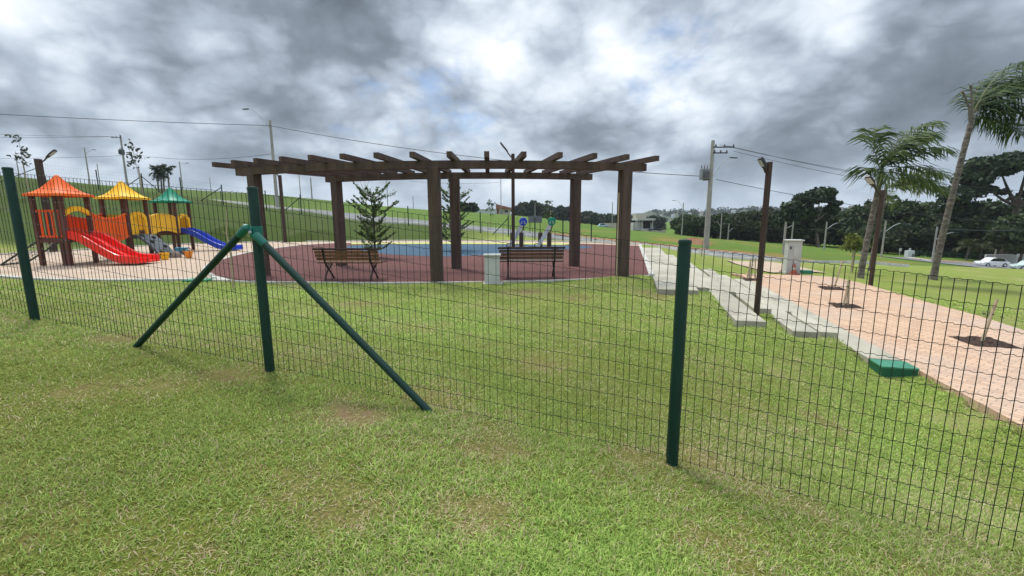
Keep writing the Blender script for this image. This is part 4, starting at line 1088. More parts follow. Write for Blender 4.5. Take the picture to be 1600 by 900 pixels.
def palm(base, H, lean, label, nf, L, wind, droop, r0, r1, leaf=.55, nl=46, spikes=False, colr=((.016, .040, .013), (.080, .13, .035)), group='palms at the promenade', azs=None, elev=(.25, 1.3), w=.05):
    t = thing('palm_tree', base, label, 'palm tree', group); b_ = Vector(base)
    pts = [b_+Vector((lean[0]*s**1.3, lean[1]*s, H*s)) for s in np.linspace(0, 1, 22)]; pts[0] = pts[0]-Vector((0, 0, .2))
    rs = [(r0+(r1-r0)*s)*(1+.06*math.sin(i*2.4))*(1.25 if i == 0 else 1) for i, s in enumerate(np.linspace(0, 1, 22))]
    m = MB(); m.tube(pts, rs, 12); m.build('trunk', MT['bark'], t, True)
    m = MB(); tp = pts[-1]; m.tube([tp, tp+Vector((lean[0]*.05, 0, .35)), tp+Vector((lean[0]*.1, 0, .7))], [r1*1.15, r1*.9, r1*.35], 8)
    m.build('crownshaft', MT['bark'], t)
    arr = ([], [], []); top = tp+Vector((0, 0, .45))
    for i in range(nf):
        az = (2*math.pi*i/nf+random.uniform(-.2, .2)) if azs is None else azs[i % len(azs)]
        el = random.uniform(*elev); Lf = L*random.uniform(.8, 1.1)
        if isinstance(az, tuple): az, el, Lf = az
        elif azs is not None: az += random.uniform(-.15, .15)
        d0 = (math.cos(az)*math.cos(el), math.sin(az)*math.cos(el), math.sin(el))
        frond(top, d0, Lf, droop, wind, leaf, nl, arr, colr, w)
    npmesh('crown', np.array(arr[0]), np.array(arr[1]), MT['leaf'], np.array(arr[2]), t)
    if spikes:
        for dx, dz in ((-.42, 1.25), (-.18, 1.45)):
            m = MB(); m.tube([tp+Vector((0, 0, .1)), tp+Vector((dx*.35, 0, dz*.6)), tp+Vector((dx, 0, dz)), tp+Vector((dx*1.3, 0, dz*1.1))], [.05, .04, .03, .045], 6); m.build('bare_stalk', MT['bark2'], t)
    return t


palm(G(1458, 437, 18.3), 6.15, (.55, 0), 'tallest palm with a long bare trunk and fronds blown to the right', 11, 3.0, (.75, .1), .75, .125, .092, .80, 46, True, azs=[(.1, 1.25, 3.3), (-.3, 1.05, 3.3), (.35, .95, 3.5), (0, .8, 3.4), (-.5, .65, 3.2), (.5, .55, 3.3), (0, .42, 3.1), (-.25, .22, 2.8), (.3, .1, 2.6), (-.1, -.15, 2.2), (.9, 1.1, 2.9), (-1.0, 1.2, 2.6), (1.3, .6, 2.4), (-1.4, .5, 2.0), (.1, 1.0, 3.6), (-.1, .3, 3.3)])
palm(G(1344, 435, 17.6), 3.75, (.30, 0), 'shorter palm behind the brown lamp with a large wind-bent crown', 9, 2.8, (.85, 0), .85, .115, .092, .70, 44, colr=((.02, .05, .014), (.12, .165, .045)), azs=[(.05, 1.30, 2.9), (.35, 1.1, 2.9), (-.3, .85, 2.5), (0, .35, 2.6), (-.4, -.05, 2.1), (2.9, 1.15, 1.8), (-2.2, .0, 1.1), (3.3, .4, .9), (-1.2, 1.2, 2.0)])
palm(G(1360, 426, 20.5), 3.3, (.2, 0), 'smaller palm close behind the shorter palm, its fronds reaching right', 6, 2.7, (.9, 0), 1.15, .11, .085, .55, 40, colr=((.03, .06, .016), (.16, .19, .06)), azs=[0, .4, -.4, .9, -.9], elev=(.1, 1.1))
for px, h, lab in ((247, 2.7, 'leftmost small palm of the far cluster above the green play roof'), (256, 3.5, 'tallest palm of the far cluster above the green play roof'), (264, 3.1, 'rightmost dense palm of the far cluster above the green play roof'), (252, 2.0, 'lowest palm of the far cluster above the green play roof')):
    palm(G(px, 292, 74), h, (.1, 0), lab, 10, 1.5, (.2, 0), 1.6, .14, .1, .45, 16, group='far palms on the crest', w=.10, colr=((.012, .03, .012), (.04, .07, .025)))
for px, h, lab in ((1509, 1.6, 'small palm at the wood edge left of its twin'), (1530, 1.7, 'small palm at the wood edge just left of the white car')):
    palm(G(px, 410, 71), h, (.1, 0), lab, 9, 2.4, (.2, 0), 1.8, .14, .1, .7, 18, group='small palms before the wood', w=.10, colr=((.03, .045, .014), (.10, .11, .04)))


def layered_tree(base, H, label, lean=0.0):
    t = thing('conifer_tree', base, label, 'conifer', 'small layered trees on the pad'); b_ = Vector(base)
    m = MB(); m.tube([b_-Vector((0, 0, .1)), b_+Vector((.03, 0, H*.5)), b_+Vector((lean, 0, H))], [.045, .032, .012], 8); m.build('trunk', MT['barkd'], t, True)
    br_ = MB(); cs = []; nl = 10
    for i in range(nl):
        s = .12+.84*(i+random.uniform(-.3, .3))/nl; z = H*s; L = H*(.17+.17*math.sin(math.pi*min(1, s*1.02)))
        for k in range(5):
            az = k*2*math.pi/5+i*1.1+random.uniform(-.35, .35); Lk = L*random.uniform(.5, 1.25)
            o = b_+Vector((lean*s, 0, z)); e_ = o+Vector((math.cos(az)*Lk, math.sin(az)*Lk, Lk*random.uniform(.35, .8)+.03)); md = o.lerp(e_, .55)-Vector((0, 0, Lk*.10))
            br_.tube([o, md, e_], [.014, .009, .004], 4, False)
            n = int(120*Lk)+16; ss = rng.uniform(.2, 1.02, n)**.8; sdv = Vector((-math.sin(az), math.cos(az), 0)); off = rng.normal(0, .07, n)*(1.2-ss*.8)
            for a, q in zip(ss, off):
                pt_ = o.lerp(md, float(a)/.55) if a < .55 else md.lerp(e_, (float(a)-.55)/.45)
                cs.append(tuple(pt_+sdv*float(q)+Vector((0, 0, abs(float(q))*.35+float(rng.normal(0, .012))))))
    # long leading side shoot at the top
    o = b_+Vector((lean*.8, 0, H*.80)); e_ = o+Vector((.95, -.1, .35))
    br_.tube([o, e_], [.014, .006], 4, False)
    cs += [tuple(o.lerp(e_, float(a))+Vector((0, float(rng.normal(0, .07)), float(rng.normal(0, .05))))) for a in rng.uniform(.1, 1, 110)]
    br_.build('branch', MT['barkd'], t)
    v, f_, c = leafcloud(np.array(cs), .050, (.045, .085, .026), (.19, .26, .08), .45, 1.6); npmesh('crown', v, f_, MT['leaf'], c, t)


layered_tree(Z(586, 403, PADH)+np.array([0, 0, 0]), 2.55, 'small dark layered tree growing behind the golden bench', -.05)
layered_tree(Z(707, 391, PADH)+np.array([0, 0, 0]), 2.9, 'small layered tree half hidden by the middle pergola posts', .02)


def sapling(base, H, crown, label, n=60, size=.11, cols=((.03, .06, .02), (.10, .15, .05)), stake=None, bend=(0, 0), group='staked young trees', stem=.018, sw=.055):
    t = thing('young_tree', base, label, 'young tree', group); b_ = Vector(base); tp = b_+Vector((bend[0], bend[1], H))
    m = MB(); m.tube([b_-Vector((0, 0, .05)), b_.lerp(tp, .5)+Vector((.02, 0, 0)), tp], [stem, stem*.8, stem*.35], 6)
    cs = []; st0 = .35 if crown else 1
    if crown:
        for i in range(16):
            s = random.uniform(.5, 1); o = b_.lerp(tp, s); az = random.uniform(0, 6.28); L = crown*random.uniform(.4, 1)*(1.25-s*.6); e_ = o+Vector((math.cos(az)*L, math.sin(az)*L, L*.45))
            m.tube([o, e_], [stem*.35, stem*.15], 4, False); k = max(2, n//16) if n > 15 else int(i % 3 == 0)
            cs += [tuple(o.lerp(e_, float(a))+Vector(rng.normal(0, crown*.13, 3))) for a in rng.uniform(.4, 1.1, k)]
    m.build('trunk', MT['bark2'], t)
    if cs:
        v, f_, c = leafcloud(np.array(cs), size, cols[0], cols[1], .5, .5); npmesh('crown', v, f_, MT['leaf'], c, t)
    if stake:
        for (sx_, sy_, sh, lx) in stake:
            m = MB(); q = b_+Vector((sx_, sy_, -.05)); m.bar(q, q+Vector((lx, 0, sh)), sw, sw, (0, 1, 0)); m.build('stake', MT['stake'], t)
    return t


sapling(G(42, 291, 32), 4.1, .75, 'spindly young tree with sparse grey leaves at the far left, tied to a pale stake', 110, .13, ((.03, .04, .03), (.10, .12, .08)), [(.06, 0, 2.3, -.05)])
sapling(G(222, 299, 33), 3.9, .8, 'spindly windblown young tree right of the transformer box pole', 100, .14, ((.03, .04, .03), (.10, .12, .08)), [(.06, 0, 2.2, -.1)], (-.3, 0))
sapling(G(767, 352, 36), 2.5, .55, 'small young tree with a pale stake left of the brick house', 70, .12, stake=[(-.15, 0, .9, 0)])
sapling(G(857, 372, 33), 2.9, .45, 'young tree with a tight dark crown above the green sign disc', 90, .13, stake=[(.2, 0, 2.2, -.06)])
sapling(G(1332, 424, 19.5), 1.75, .62, 'pale yellow-green young tree left of the palms', 520, .075, ((.07, .10, .02), (.24, .27, .07)), [(-.05, 0, 1.0, .0)])
sapling(G(572, 322, 60), 3.2, .0, 'bare leafless sapling far behind the layered tree', stake=None, stem=.05)
bs = bpy.data.objects['young_tree.005']; b_ = Vector(bs.location); m = MB()
for i in range(9):
    a = i*.7; m.tube([b_+Vector((0, 0, 1.2+.15*i)), b_+Vector((math.cos(a)*.7, math.sin(a)*.4, 2.4+.17*i)), b_+Vector((math.cos(a)*1.1, math.sin(a)*.5, 3.1+.17*i))], [.03, .02, .01], 4)
m.build('branch', MT['bark2'], bs)

# dead stick by the pad and bamboo cane at pergola post
p = G(366, 463, 8.75); o = MB().tube([Vector(p)-Vector((0, 0, .05)), Vector(p)+Vector((.02, 0, .7)), Vector(p)+Vector((-.02, 0, 1.15)), Vector(p)+Vector((.03, 0, 1.62))], [.016, .014, .012, .008], 6)
o.tube([Vector(p)+Vector((-.01, 0, 1.1)), Vector(p)+Vector((-.09, 0, 1.2))], [.008, .004], 4); tag(o.build('dead_sapling', MT['stake']), 'thin pale leafless stick planted in grass left of the braced fence post', 'sapling')
p = G(963, 440, 10.2); tag(MB().tube([Vector(p)-Vector((0, 0, .05)), Vector(p)+Vector((-.01, 0, 2.0))], .014, 6).build('bamboo_cane', MT['stake']), 'thin pale cane upright in front of the right pergola post', 'cane')

# tree pits with stakes on the promenade
def pit(px, py, s, lab, stakes, slab, h, n=24):
    p = Z(px, py, PAV); z = CZ-PAV; m = MB(); ring = []
    K_ = 13; gv = []
    for i in range(K_):
        for j in range(K_):
            a_, b2 = (i/(K_-1)-.5)*s, (j/(K_-1)-.5)*s; ed = .02 if i in (0, K_-1) or j in (0, K_-1) else 0
            a_ += random.uniform(-1, 1)*ed; b2 += random.uniform(-1, 1)*ed
            gv.append((p[0]+a_*NN[0]+b2*U[0], p[1]+a_*NN[1]+b2*U[1], z+.006+(0 if ed else random.uniform(0, .045))))
    m.add(gv, [(i*K_+j, (i+1)*K_+j, (i+1)*K_+j+1, i*K_+j+1) for i in range(K_-1) for j in range(K_-1)]); o = m.build('tree_pit', MT['mulch'], None, False, (p[0], p[1], z)); tag(o, lab, 'tree pit', 'mulched tree pits in the promenade')
    sapling((p[0], p[1], z+.01), h, .16 if n else 0, slab, n, .035, ((.05, .08, .02), (.16, .2, .07)), stakes, stem=.007, sw=.034)


pit(1174, 437, .6, 'small farthest mulch pit cut in the bricks behind the tall brown lamp', [(-.16, 0, .85, .08), (.14, 0, .85, -.06), (.0, .15, .8, 0)], 'thin sapling between three pale stakes beside the tall brown lamp', .95, 4)
pit(1300, 451, .62, 'mulch pit with one thick leaning stake, near the middle of the promenade', [(.06, 0, .95, .18)], 'sapling tied to one thick leaning stake on the promenade', .7, 3)
pit(1321, 478, .60, 'mulch pit with two thin stakes, second nearest on the promenade', [(-.06, 0, .72, .07), (.07, 0, .72, -.05)], 'twiggy sapling between two thin stakes on the promenade', .8, 4)
pit(1537, 535, .68, 'largest nearest mulch pit at the right side of the promenade', [(-.10, -.05, .86, .15)], 'sapling with one weathered leaning stake in the nearest pit', .75, 5)
sapling(G(1096, 399, 25), .95, 0, 'bare thin stick on the grass verge behind the near right fence post', stake=[(.0, 0, .35, 0)], stem=.02)


def bigtree(base, H, blobs_, label, trunk, limbs, size=.45, n=420, cols=((.012, .027, .011), (.058, .088, .032)), tr=.35, bark='bark2', group=None):
    t = thing('broadleaf_tree', base, label, 'tree', group); b_ = Vector(base); m = MB(); m.tube([b_-Vector((0, 0, .5)), b_+Vector((trunk[0]*.4, 0, trunk[1]*.5)), b_+Vector((trunk[0], 0, trunk[1]))], [tr, tr*.8, tr*.6], 8)
    f0 = b_+Vector((trunk[0], 0, trunk[1]))
    for e_ in limbs:
        e_ = b_+Vector(e_); mid = f0.lerp(e_, .5)+Vector((0, 0, -.3)); m.tube([f0, mid, e_], [tr*.5, tr*.36, tr*.12], 6)
    m.build('trunk', MT[bark], t, True); cs = []
    for (x, y, z, rx, rz) in blobs_:
        k = max(int(n*rx*rx/4), 40); d = rng.normal(size=(k, 3)); d /= np.linalg.norm(d, axis=1)[:, None]; r = rng.uniform(.55, 1.05, (k, 1))
        lump = 1+.18*np.sin(d[:, :1]*5+x)*np.sin(d[:, 1:2]*5+z)
        cs.append(np.array(base)+np.array([x, y, z])+d*r*lump*np.array([rx, rx, rz]))
    v, f_, c = leafcloud(np.concatenate(cs), size, cols[0], cols[1], .8, .6); npmesh('crown', v, f_, MT['leaf'], c, t)


b_ = G(1279, 388, 84)
bigtree(b_, 11, [(-2.5, 0, 9.4, 2.6, 1.2), (-.2, 0, 10.3, 2.2, 1.0), (1.2, .5, 9.0, 1.3, .6), (-4.8, .4, 7.7, 2.3, 1.4), (-3.4, 0, 6.4, 2.4, 1.5), (2.3, 0, 8.3, 1.0, .5), (1.6, .3, 7.1, 1.4, .8), (-5.8, 1, 5.2, 2.4, 1.8), (.6, 1.2, 4.8, 2.0, 1.4), (-2.6, 1.2, 3.6, 2.6, 1.6)],
        'large spreading tree with pale forked branches showing, tallest left of the palms', (-1.5, 4.6), [(-4.2, 0, 7.6), (-2.2, 0, 9.0), (.2, 0, 8.0), (1.8, 0, 8.0), (-.5, 0, 9.8)], .36, 380)
b_ = G(1566, 404, 78)
bigtree(b_, 18, [(-4, 0, 16.4, 4.2, 1.7), (2, 0, 17.3, 4.8, 1.6), (7.5, 0, 16.6, 4.5, 1.6), (12, 0, 15.5, 4, 1.8), (-7.5, 0, 14.2, 3.0, 1.5), (-9, .5, 11.6, 2.8, 1.6), (-5.5, 0, 12.4, 1.6, .8), (5.5, 0, 13.2, 2.2, 1.0), (-1.8, 0, 12.0, 1.0, .5), (10, 0, 12.2, 3.2, 1.4), (2.2, .3, 11.6, .9, .5), (-8, 1, 8.8, 3.2, 1.8), (14, 0, 9.5, 3.5, 2)],
        'huge dark flat-topped tree with sky gaps behind the tallest palm at the right edge', (1.0, 9.4), [(-5, 0, 12.8), (-3, 0, 15.6), (1.5, 0, 16.4), (6, 0, 15.2), (9.5, 0, 14), (3.5, 0, 13)], .40, 330, tr=.65, bark='barkd')
b_ = G(1592, 412, 66)
bigtree(b_, 8, [(0, 0, 6.6, 2.8, 1.5), (-2.6, 0, 5.0, 2.4, 1.3), (2.4, 0, 5.2, 2.6, 1.4), (-.6, -.5, 3.6, 2.9, 1.5), (4, 0, 7, 3, 1.6)], 'mid green bushy tree below the huge dark tree, behind the white car', (.2, 3), [(-1.5, 0, 5), (1.5, 0, 5.2)], .34, 300, ((.018, .036, .012), (.075, .105, .034)), .25)
b_ = G(1512, 404, 76)
bigtree(b_, 8, [(0, 0, 5.8, 2.6, 1.3), (-2.8, .5, 4.8, 2.2, 1.2), (2.0, 0, 4.4, 2.2, 1.2)], 'low dull green tree standing before the wood above the small palms', (.1, 2.6), [(-1.2, 0, 4), (1.2, 0, 4.2)], .34, 260, ((.014, .03, .010), (.06, .085, .03)), .22)


def wood(name, pts, H, dens, size, cols):
    "a wood that reads as one mass: many crowns' leaves in one mesh"
    V_, F_, C_ = [], [], []; o = 0
    for (x, y, s, hh) in pts:
        z = gz1(x, y); nb = 7; tint = rng.uniform(.65, 1.35)*np.array([rng.uniform(.85, 1.2), 1, rng.uniform(.8, 1.1)])
        for k in range(nb):
            f_ = k/(nb-1); c = np.array([x+rng.normal(0, s*.40), y+rng.normal(0, s*.35), z+hh*(.22+.68*f_)]); rx = s*(.62-.25*abs(f_-.35))*rng.uniform(.8, 1.2); n = int(dens*rx*rx)+14
            d = rng.normal(size=(n, 3)); d /= np.linalg.norm(d, axis=1)[:, None]; p = c+d*rng.uniform(.6, 1.05, (n, 1))*np.array([rx, rx, rx*.72])
            v, f2, cc = leafcloud(p, size, cols[0], cols[1], .8, .5); V_.append(v); F_.append(f2+o); C_.append(cc*tint); o += len(v)
    ob = npmesh(name, np.concatenate(V_), np.concatenate(F_), MT['leaf'], np.concatenate(C_)); return struct(ob, 'stuff')


pts = []
for i in range(44):       # wood from the modern house to the palms
    px = 1066+i*7.6+rng.uniform(-5, 5); d = 112-16*(i/44)+rng.uniform(-3, 8); pts.append((*G(px, 370, d)[:2], rng.uniform(2.6, 3.8), (3.7+4.0*min(1, i/24))*rng.uniform(.85, 1.15)))
for i in range(30):
    px = 1120+i*9+rng.uniform(-5, 5); d = 128+rng.uniform(-5, 8); pts.append((*G(px, 370, d)[:2], rng.uniform(3.4, 4.6), rng.uniform(7.5, 10.5)*(.62+.40*min(1, i/14))))
for i in range(44):       # taller wood behind and right of the palms
    px = 1330+i*11+rng.uniform(-6, 6); d = 92+rng.uniform(-5, 10); pts.append((*G(px, 390, d)[:2], rng.uniform(3.2, 4.4), rng.uniform(8.5, 11.5)+1.5*(px > 1480)))
for i in range(26):
    px = 1360+i*15; d = 84+rng.uniform(-3, 3); pts.append((*G(px, 390, d)[:2], rng.uniform(2.2, 3.0), rng.uniform(3.5, 6)))
wood('wood', pts, 10, 42, .36, ((.014, .028, .011), (.066, .098, .034)))
pts = []
for i in range(38):       # far tree line left of the modern house
    px = 812+i*6.0+rng.uniform(-3, 3); d = 235+rng.uniform(-10, 25); pts.append((*G(px, 345, d)[:2], rng.uniform(3.2, 5), rng.uniform(4.2, 6.5)+(2.2 if i < 14 else 0)))
for i in range(9): px = 715+i*5; pts.append((*G(px, 338, 150)[:2], 2.2, 2.6)) if px < 742 else None
wood('far_tree_line', [q for q in pts if q], 8, 9, .8, ((.012, .024, .012), (.045, .066, .03)))
# hedge before the wood
hp = [G(px, 408, 75) for px in range(1424, 1700, 6)]; cs = np.concatenate([np.array(p)+np.array([0, 0, .45])+rng.normal(0, 1, (60, 3))*np.array([.35, .25, .28]) for p in hp])
v, f_, c = leafcloud(cs, .14, (.010, .03, .012), (.03, .07, .03), .8, .5); tag(npmesh('hedge', v, f_, MT['leaf'], c), 'low clipped dark green hedge along the far road before the wood', 'hedge')

# hills on the horizon
m = MB(); V_ = []; K = 260
for j, (dist, amp) in enumerate(((700, 0), (900, 1), (1250, .9), (1700, 0))):
    for i in range(K):
        px = 500+i*6.2; p = P(px, 339, dist); base = -14
        prof = 6*math.exp(-((px-1080)/180)**2)+10*math.exp(-((px-1330)/260)**2)+9*math.exp(-((px-1750)/300)**2)+3.5*math.exp(-((px-800)/160)**2)
        hgt = (14+prof*dist/700+2.0*math.sin(px*.05)+1.3*math.sin(px*.13+1)+1.1*math.sin(px*.31+j))*amp
        V_.append((p[0], p[1], base+hgt))
fcs = [(j*K+i, j*K+i+1, (j+1)*K+i+1, (j+1)*K+i) for j in range(3) for i in range(K-1)]
m.add(V_, fcs); struct(m.build('hills', MT['hill'], None, True))
rnd = random.Random(3); pts = []
for i in range(150):
    px = 1020+rnd.uniform(0, 360); dist = rnd.uniform(820, 900); p = P(px, 339, dist); prof = 6*math.exp(-((px-1080)/180)**2)+10*math.exp(-((px-1330)/260)**2)
    pts.append((p[0], p[1], -14+(14+prof*dist/700)*(dist-700)/200*.98))
V_, F_, C_ = [], [], []; o_ = 0
for q in pts:
    n = 40; d = rng.normal(size=(n, 3)); v, f2, cc = leafcloud(np.array(q)+np.array([0, 0, 2.5])+d*np.array([4, 3, 2.2]), 2.0, (.03, .05, .03), (.06, .08, .045)); V_.append(v); F_.append(f2+o_); C_.append(cc); o_ += len(v)
struct(npmesh('hill_trees', np.concatenate(V_), np.concatenate(F_), MT['leaf'], np.concatenate(C_)), 'stuff')


# ------------------------------------------------------------------ buildings
def far_house(p, w, d, h, i):
    t = thing('far_house', p, 'tiny pale far house among trees on the hazy hill', 'house', 'far houses on the hill'); p = Vector(p)
    m = MB(); m.box(p+Vector((0, 0, h/2-3)), (w, d, h+6)); m.build('wall', MT['whitewall'] if i % 3 else MT['plaster'], t)
    m = MB(); zt = p.z+h; m.add([(p.x-w*.54, p.y-d*.54, zt), (p.x+w*.54, p.y-d*.54, zt), (p.x+w*.54, p.y+d*.54, zt), (p.x-w*.54, p.y+d*.54, zt), (p.x-w*.54, p.y, zt+h*.28), (p.x+w*.54, p.y, zt+h*.28)], [(0, 1, 5, 4), (3, 4, 5, 2), (0, 4, 3), (1, 2, 5), (3, 2, 1, 0)]); m.build('roof', MT['rooft'] if i % 2 else MT['wallgrey'], t)


for i, (px, py) in enumerate(((1033, 337), (1052, 336), (1078, 334.5), (1096, 333), (1146, 330), (1190, 329), (1314, 325), (1328, 326))):
    q = P(px, py, 800); far_house((q[0], q[1], q[2]), rnd.uniform(3.5, 6), 5, 1.7, i)

# modern house
hb = P(1005, 360.5, 150); hb[2] = gz1(hb[0], hb[1]); X, Y, Zz = hb
t = thing('modern_house', hb, 'flat-roofed light grey modern house with a wide dark opening, right of the pergola', 'house'); t.scale = (.74, .74, .82)
m = MB(); m.box((X-.6, Y+4, Zz+1.5), (8.4, 9, 4.0)); m.build('wall', MT['wallgrey'], t)
m = MB(); m.box((X+.5, Y+2.2, Zz+4.9), (8.0, 10, .8)); m.box((X+.5, Y+1.8, Zz+.75), (7.6, 9.4, .35)); m.build('slab', MT['wallgrey'], t)
m = MB(); m.box((X-.8, Y+4, Zz+6.3), (4.6, 6, 2.2)); m.build('upper_storey', MT['plaster'], t)
m = MB(); m.box((X+1.4, Y-.55, Zz+2.8), (3.2, .12, 3.1)); m.build('window', MT['glass'], t)
for xx_ in (-3.9, -3.2, -2.4, -1.2, 3.6): 
    m = MB(); m.box((X+xx_, Y-1.9, Zz+2.7), (.35, .35, 3.8)); m.build('column', MT['wallgrey'], t)
m = MB(); m.box((X+3.0, Y-5, Zz-.1), (11, .3, 1.6)); m.build('terrace_wall', MT['plaster'], t)
# small brick house
hb = P(787, 337.5, 165); hb[2] = max(gz1(hb[0], hb[1])-.5, 0); X, Y, Zz = hb
hb[2] = Zz = P(787, 336.5, 165)[2]
t = thing('brick_house', hb, 'small cream house with brick side and sloping clay roof on the grassy crest', 'house')
m = MB(); m.prism([(X-1.8, Y), (X+2.6, Y), (X+2.6, Y+6), (X-1.8, Y+6)], Zz-1.5, Zz+2.4); m.build('wall', MT['plaster'], t)
m = MB(); m.box((X-2.2, Y+3, Zz+1.2), (.8, 5.6, 5.4)); m.build('side_wall', MT['brick'], t)
m = MB(); m.add([(X-2.9, Y-.5, Zz+4.2), (X+3.0, Y-.5, Zz+2.7), (X+3.0, Y+6.4, Zz+2.7), (X-2.9, Y+6.4, Zz+4.2), (X-2.9, Y-.5, Zz+2.3), (X+3.0, Y-.5, Zz+2.3), (X+3.0, Y+6.4, Zz+2.3), (X-2.9, Y+6.4, Zz+2.3)], [(0, 1, 2, 3), (4, 7, 6, 5), (0, 4, 5, 1), (1, 5, 6, 2), (2, 6, 7, 3), (3, 7, 4, 0)]); m.build('roof', MT['rooft'], t)
m = MB(); m.box((X+1.0, Y-.03, Zz+1.5), (1.3, .1, .8)); m.build('window', MT['glass'], t)
m = MB(); m.box((X-.8, Y-.03, Zz+.6), (.6, .1, 2.4)); m.build('door', MT['grey'], t)
# pale warehouse behind it
q = P(758, 335, 185); t = thing('warehouse', (q[0], q[1], q[2]-1.5), 'long low pale warehouse just left of the brick house', 'warehouse')
m = MB(); m.box((q[0], q[1]+5, q[2]+.1), (9.5, 10, 3.4)); m.build('wall', MT['whitewall'], t); m = MB(); m.box((q[0], q[1]+5, q[2]+1.95), (9.9, 10.4, .3)); m.build('roof', MT['wallgrey'], t)
q = P(818, 341.5, 180); t = thing('white_shed', (q[0], q[1], q[2]-1), 'long low white shed right of the brick house behind the field', 'shed')
m = MB(); m.box((q[0], q[1]+2, q[2]-.4), (5.4, 3, 1.7)); m.build('wall', MT['white'], t); m = MB(); m.box((q[0], q[1]+2, q[2]+.5), (5.8, 3.4, .12)); m.build('roof', MT['whitewall'], t)
q = G(952, 357, 150); tag(MB().box((q[0], q[1], q[2]+.7), (5.2, .3, 1.7)).build('boundary_wall', MT['plaster']), 'low cream boundary wall left of the right pergola post', 'wall')
# signboard
q = G(836, 366, 39); t = thing('signboard', q, 'plain grey rectangular signboard on two posts above the far fence', 'sign')
m = MB(); m.box((q[0], q[1], q[2]+1.32), (1.2, .06, .58), 0, .01); m.build('panel', MT['grey'], t)
for s in (-.45, .45): m = MB(); m.box((q[0]+s, q[1]+.06, q[2]+.7), (.06, .06, 1.5)); m.build('post', MT['dark'], t)


# ------------------------------------------------------------------ cars
def car(p, rz, label, paint, L=4.2, pick=False):
    t = thing('parked_car', p, label, 'car'); t.rotation_euler = (0, 0, rz); t.scale = (.86, .86, .86)
    def bd(m, n, mt, sm=False, par=None): o = m.build(n, mt, None, sm); o.parent = par or t; return o
    h = L/2; lower = [(-h, .35), (-h+.05, .75), (-h+.5, .88), (h*.40, .92), (h-.15, .80), (h, .55), (h-.05, .30), (-h+.1, .28)]
    m = MB(); m.sweep(lower, [((0, y, 0), (1, 0, 0), (0, 0, 1*k)) for y, k in ((-.86, .93), (-.78, 1), (.78, 1), (.86, .93))]); bd(m, 'body', paint, True)
    top = [(-h+.35, .87), (-h+.75, 1.36), (-.2, 1.46), (.45, 1.38), (1.05, .90)] if not pick else [(-.7, .87), (-.55, 1.5), (.4, 1.5), (1.0, .9)]
    m = MB(); m.sweep(top, [((0, y, 0), (k, 0, 0), (0, 0, 1)) for y, k in ((-.70, .97), (-.62, 1), (.62, 1), (.70, .97))]); cab = bd(m, 'cabin', paint, True)
    gl = [(x*.90-.03, z*.97+.02) for x, z in top]
    m = MB(); m.sweep(gl, [((0, y, 0), (1, 0, 0), (0, 0, 1)) for y in (-.715, .715)]); bd(m, 'window', MT['glass'], False, cab)
    for x in (-h+.75, h-.8):
        for y in (-.80, .80):
            m = MB(); m.tube([(x, y-.1, .32), (x, y+.1, .32)], .32, 16); w_ = bd(m, 'wheel', MT['tyre']); m = MB(); m.tube([(x, y-.11, .32), (x, y+.11, .32)], .19, 12); bd(m, 'rim', MT['steel'], False, w_)
    for y in (-.6, .6): m = MB(); m.box((h-.03, y, .62), (.06, .3, .13)); bd(m, 'headlight', MT['lens'])
    return t


q = G(1548, 418, 60); car((q[0], q[1], q[2]+.08), R(172), 'white hatchback parked side-on beyond the lawn behind the tallest palm', MT['carw'], 3.9)
q = G(1600, 420, 60); car((q[0]+.5, q[1], q[2]+.08), R(168), 'second pale car cut off by the right edge beside the white sign', mat('pale_green_car_paint', (.5, .6, .56), .25), 4.2)
q = P(1024, 361, 140); car((q[0], q[1], q[2]), R(8), 'dark pickup parked in front of the modern house', MT['cardark'], 5.2, True)
q = P(942, 354, 150); car((q[0], q[1], q[2]-.2), R(5), 'tiny pale blue car far left of the right pergola post', mat('pale_blue_car_paint', (.35, .55, .62), .25), 4.0)
q = G(1552, 416, 68); tag(MB().box((q[0]+2, q[1], q[2]+.7), (7.0, .25, 1.5)).build('boundary_wall', MT['whitewall']), 'low pale boundary wall behind the white hatchback', 'wall')

# ------------------------------------------------------------------ small furniture by the promenade
q = Z(1243, 428, PAV); qx, qy, qz = q; qy += .3
t = thing('utility_cabinet', (qx, qy, qz), 'tall light grey utility cabinet at the far end of the promenade', 'utility cabinet')
m = MB(); m.box((qx, qy, qz+.66), (.50, .44, 1.32), -.25, .012); m.build('body', MT['wallgrey'], t)
m = MB(); m.box((qx, qy, qz+1.345), (.60, .54, .05), -.25, .01); m.build('roof', MT['white'], t)
fx, fy = math.sin(-.25), -math.cos(-.25); ox, oy = math.cos(-.25), math.sin(-.25)
m = MB(); m.box((qx+fx*.230+ox*.04, qy+fy*.230+oy*.04, qz+.9), (.18, .025, .44), -.25); dr = m.build('door', MT['white'], t)
m = MB(); m.box((qx+fx*.230-ox*.16, qy+fy*.230-oy*.16, qz+1.05), (.08, .02, .12), -.25); m.build('warning_plate', MT['grey'], t)
m = MB(); m.box((qx, qy, qz+.02), (.56, .50, .08), -.25); m.build('plinth', MT['kerb'], t)


def cone(px, py, label):
    p = Z(px, py, PAV); t = thing('traffic_cone', p, label, 'traffic cone', 'traffic cones by the cabinet')
    m = MB(); m.box((p[0], p[1], p[2]+.02), (.32, .32, .04), .3); m.build('base', MT['cone'], t)
    m = MB(); m.lathe(p, [(.13, .04), (.085, .18), (.055, .30), (.025, .44), (.02, .45)], 14); m.build('cone_body', MT['cone'], t, True)
    m = MB(); m.lathe(p, [(.083, .20), (.060, .29)], 14); m.build('band', MT['coneband'], t)


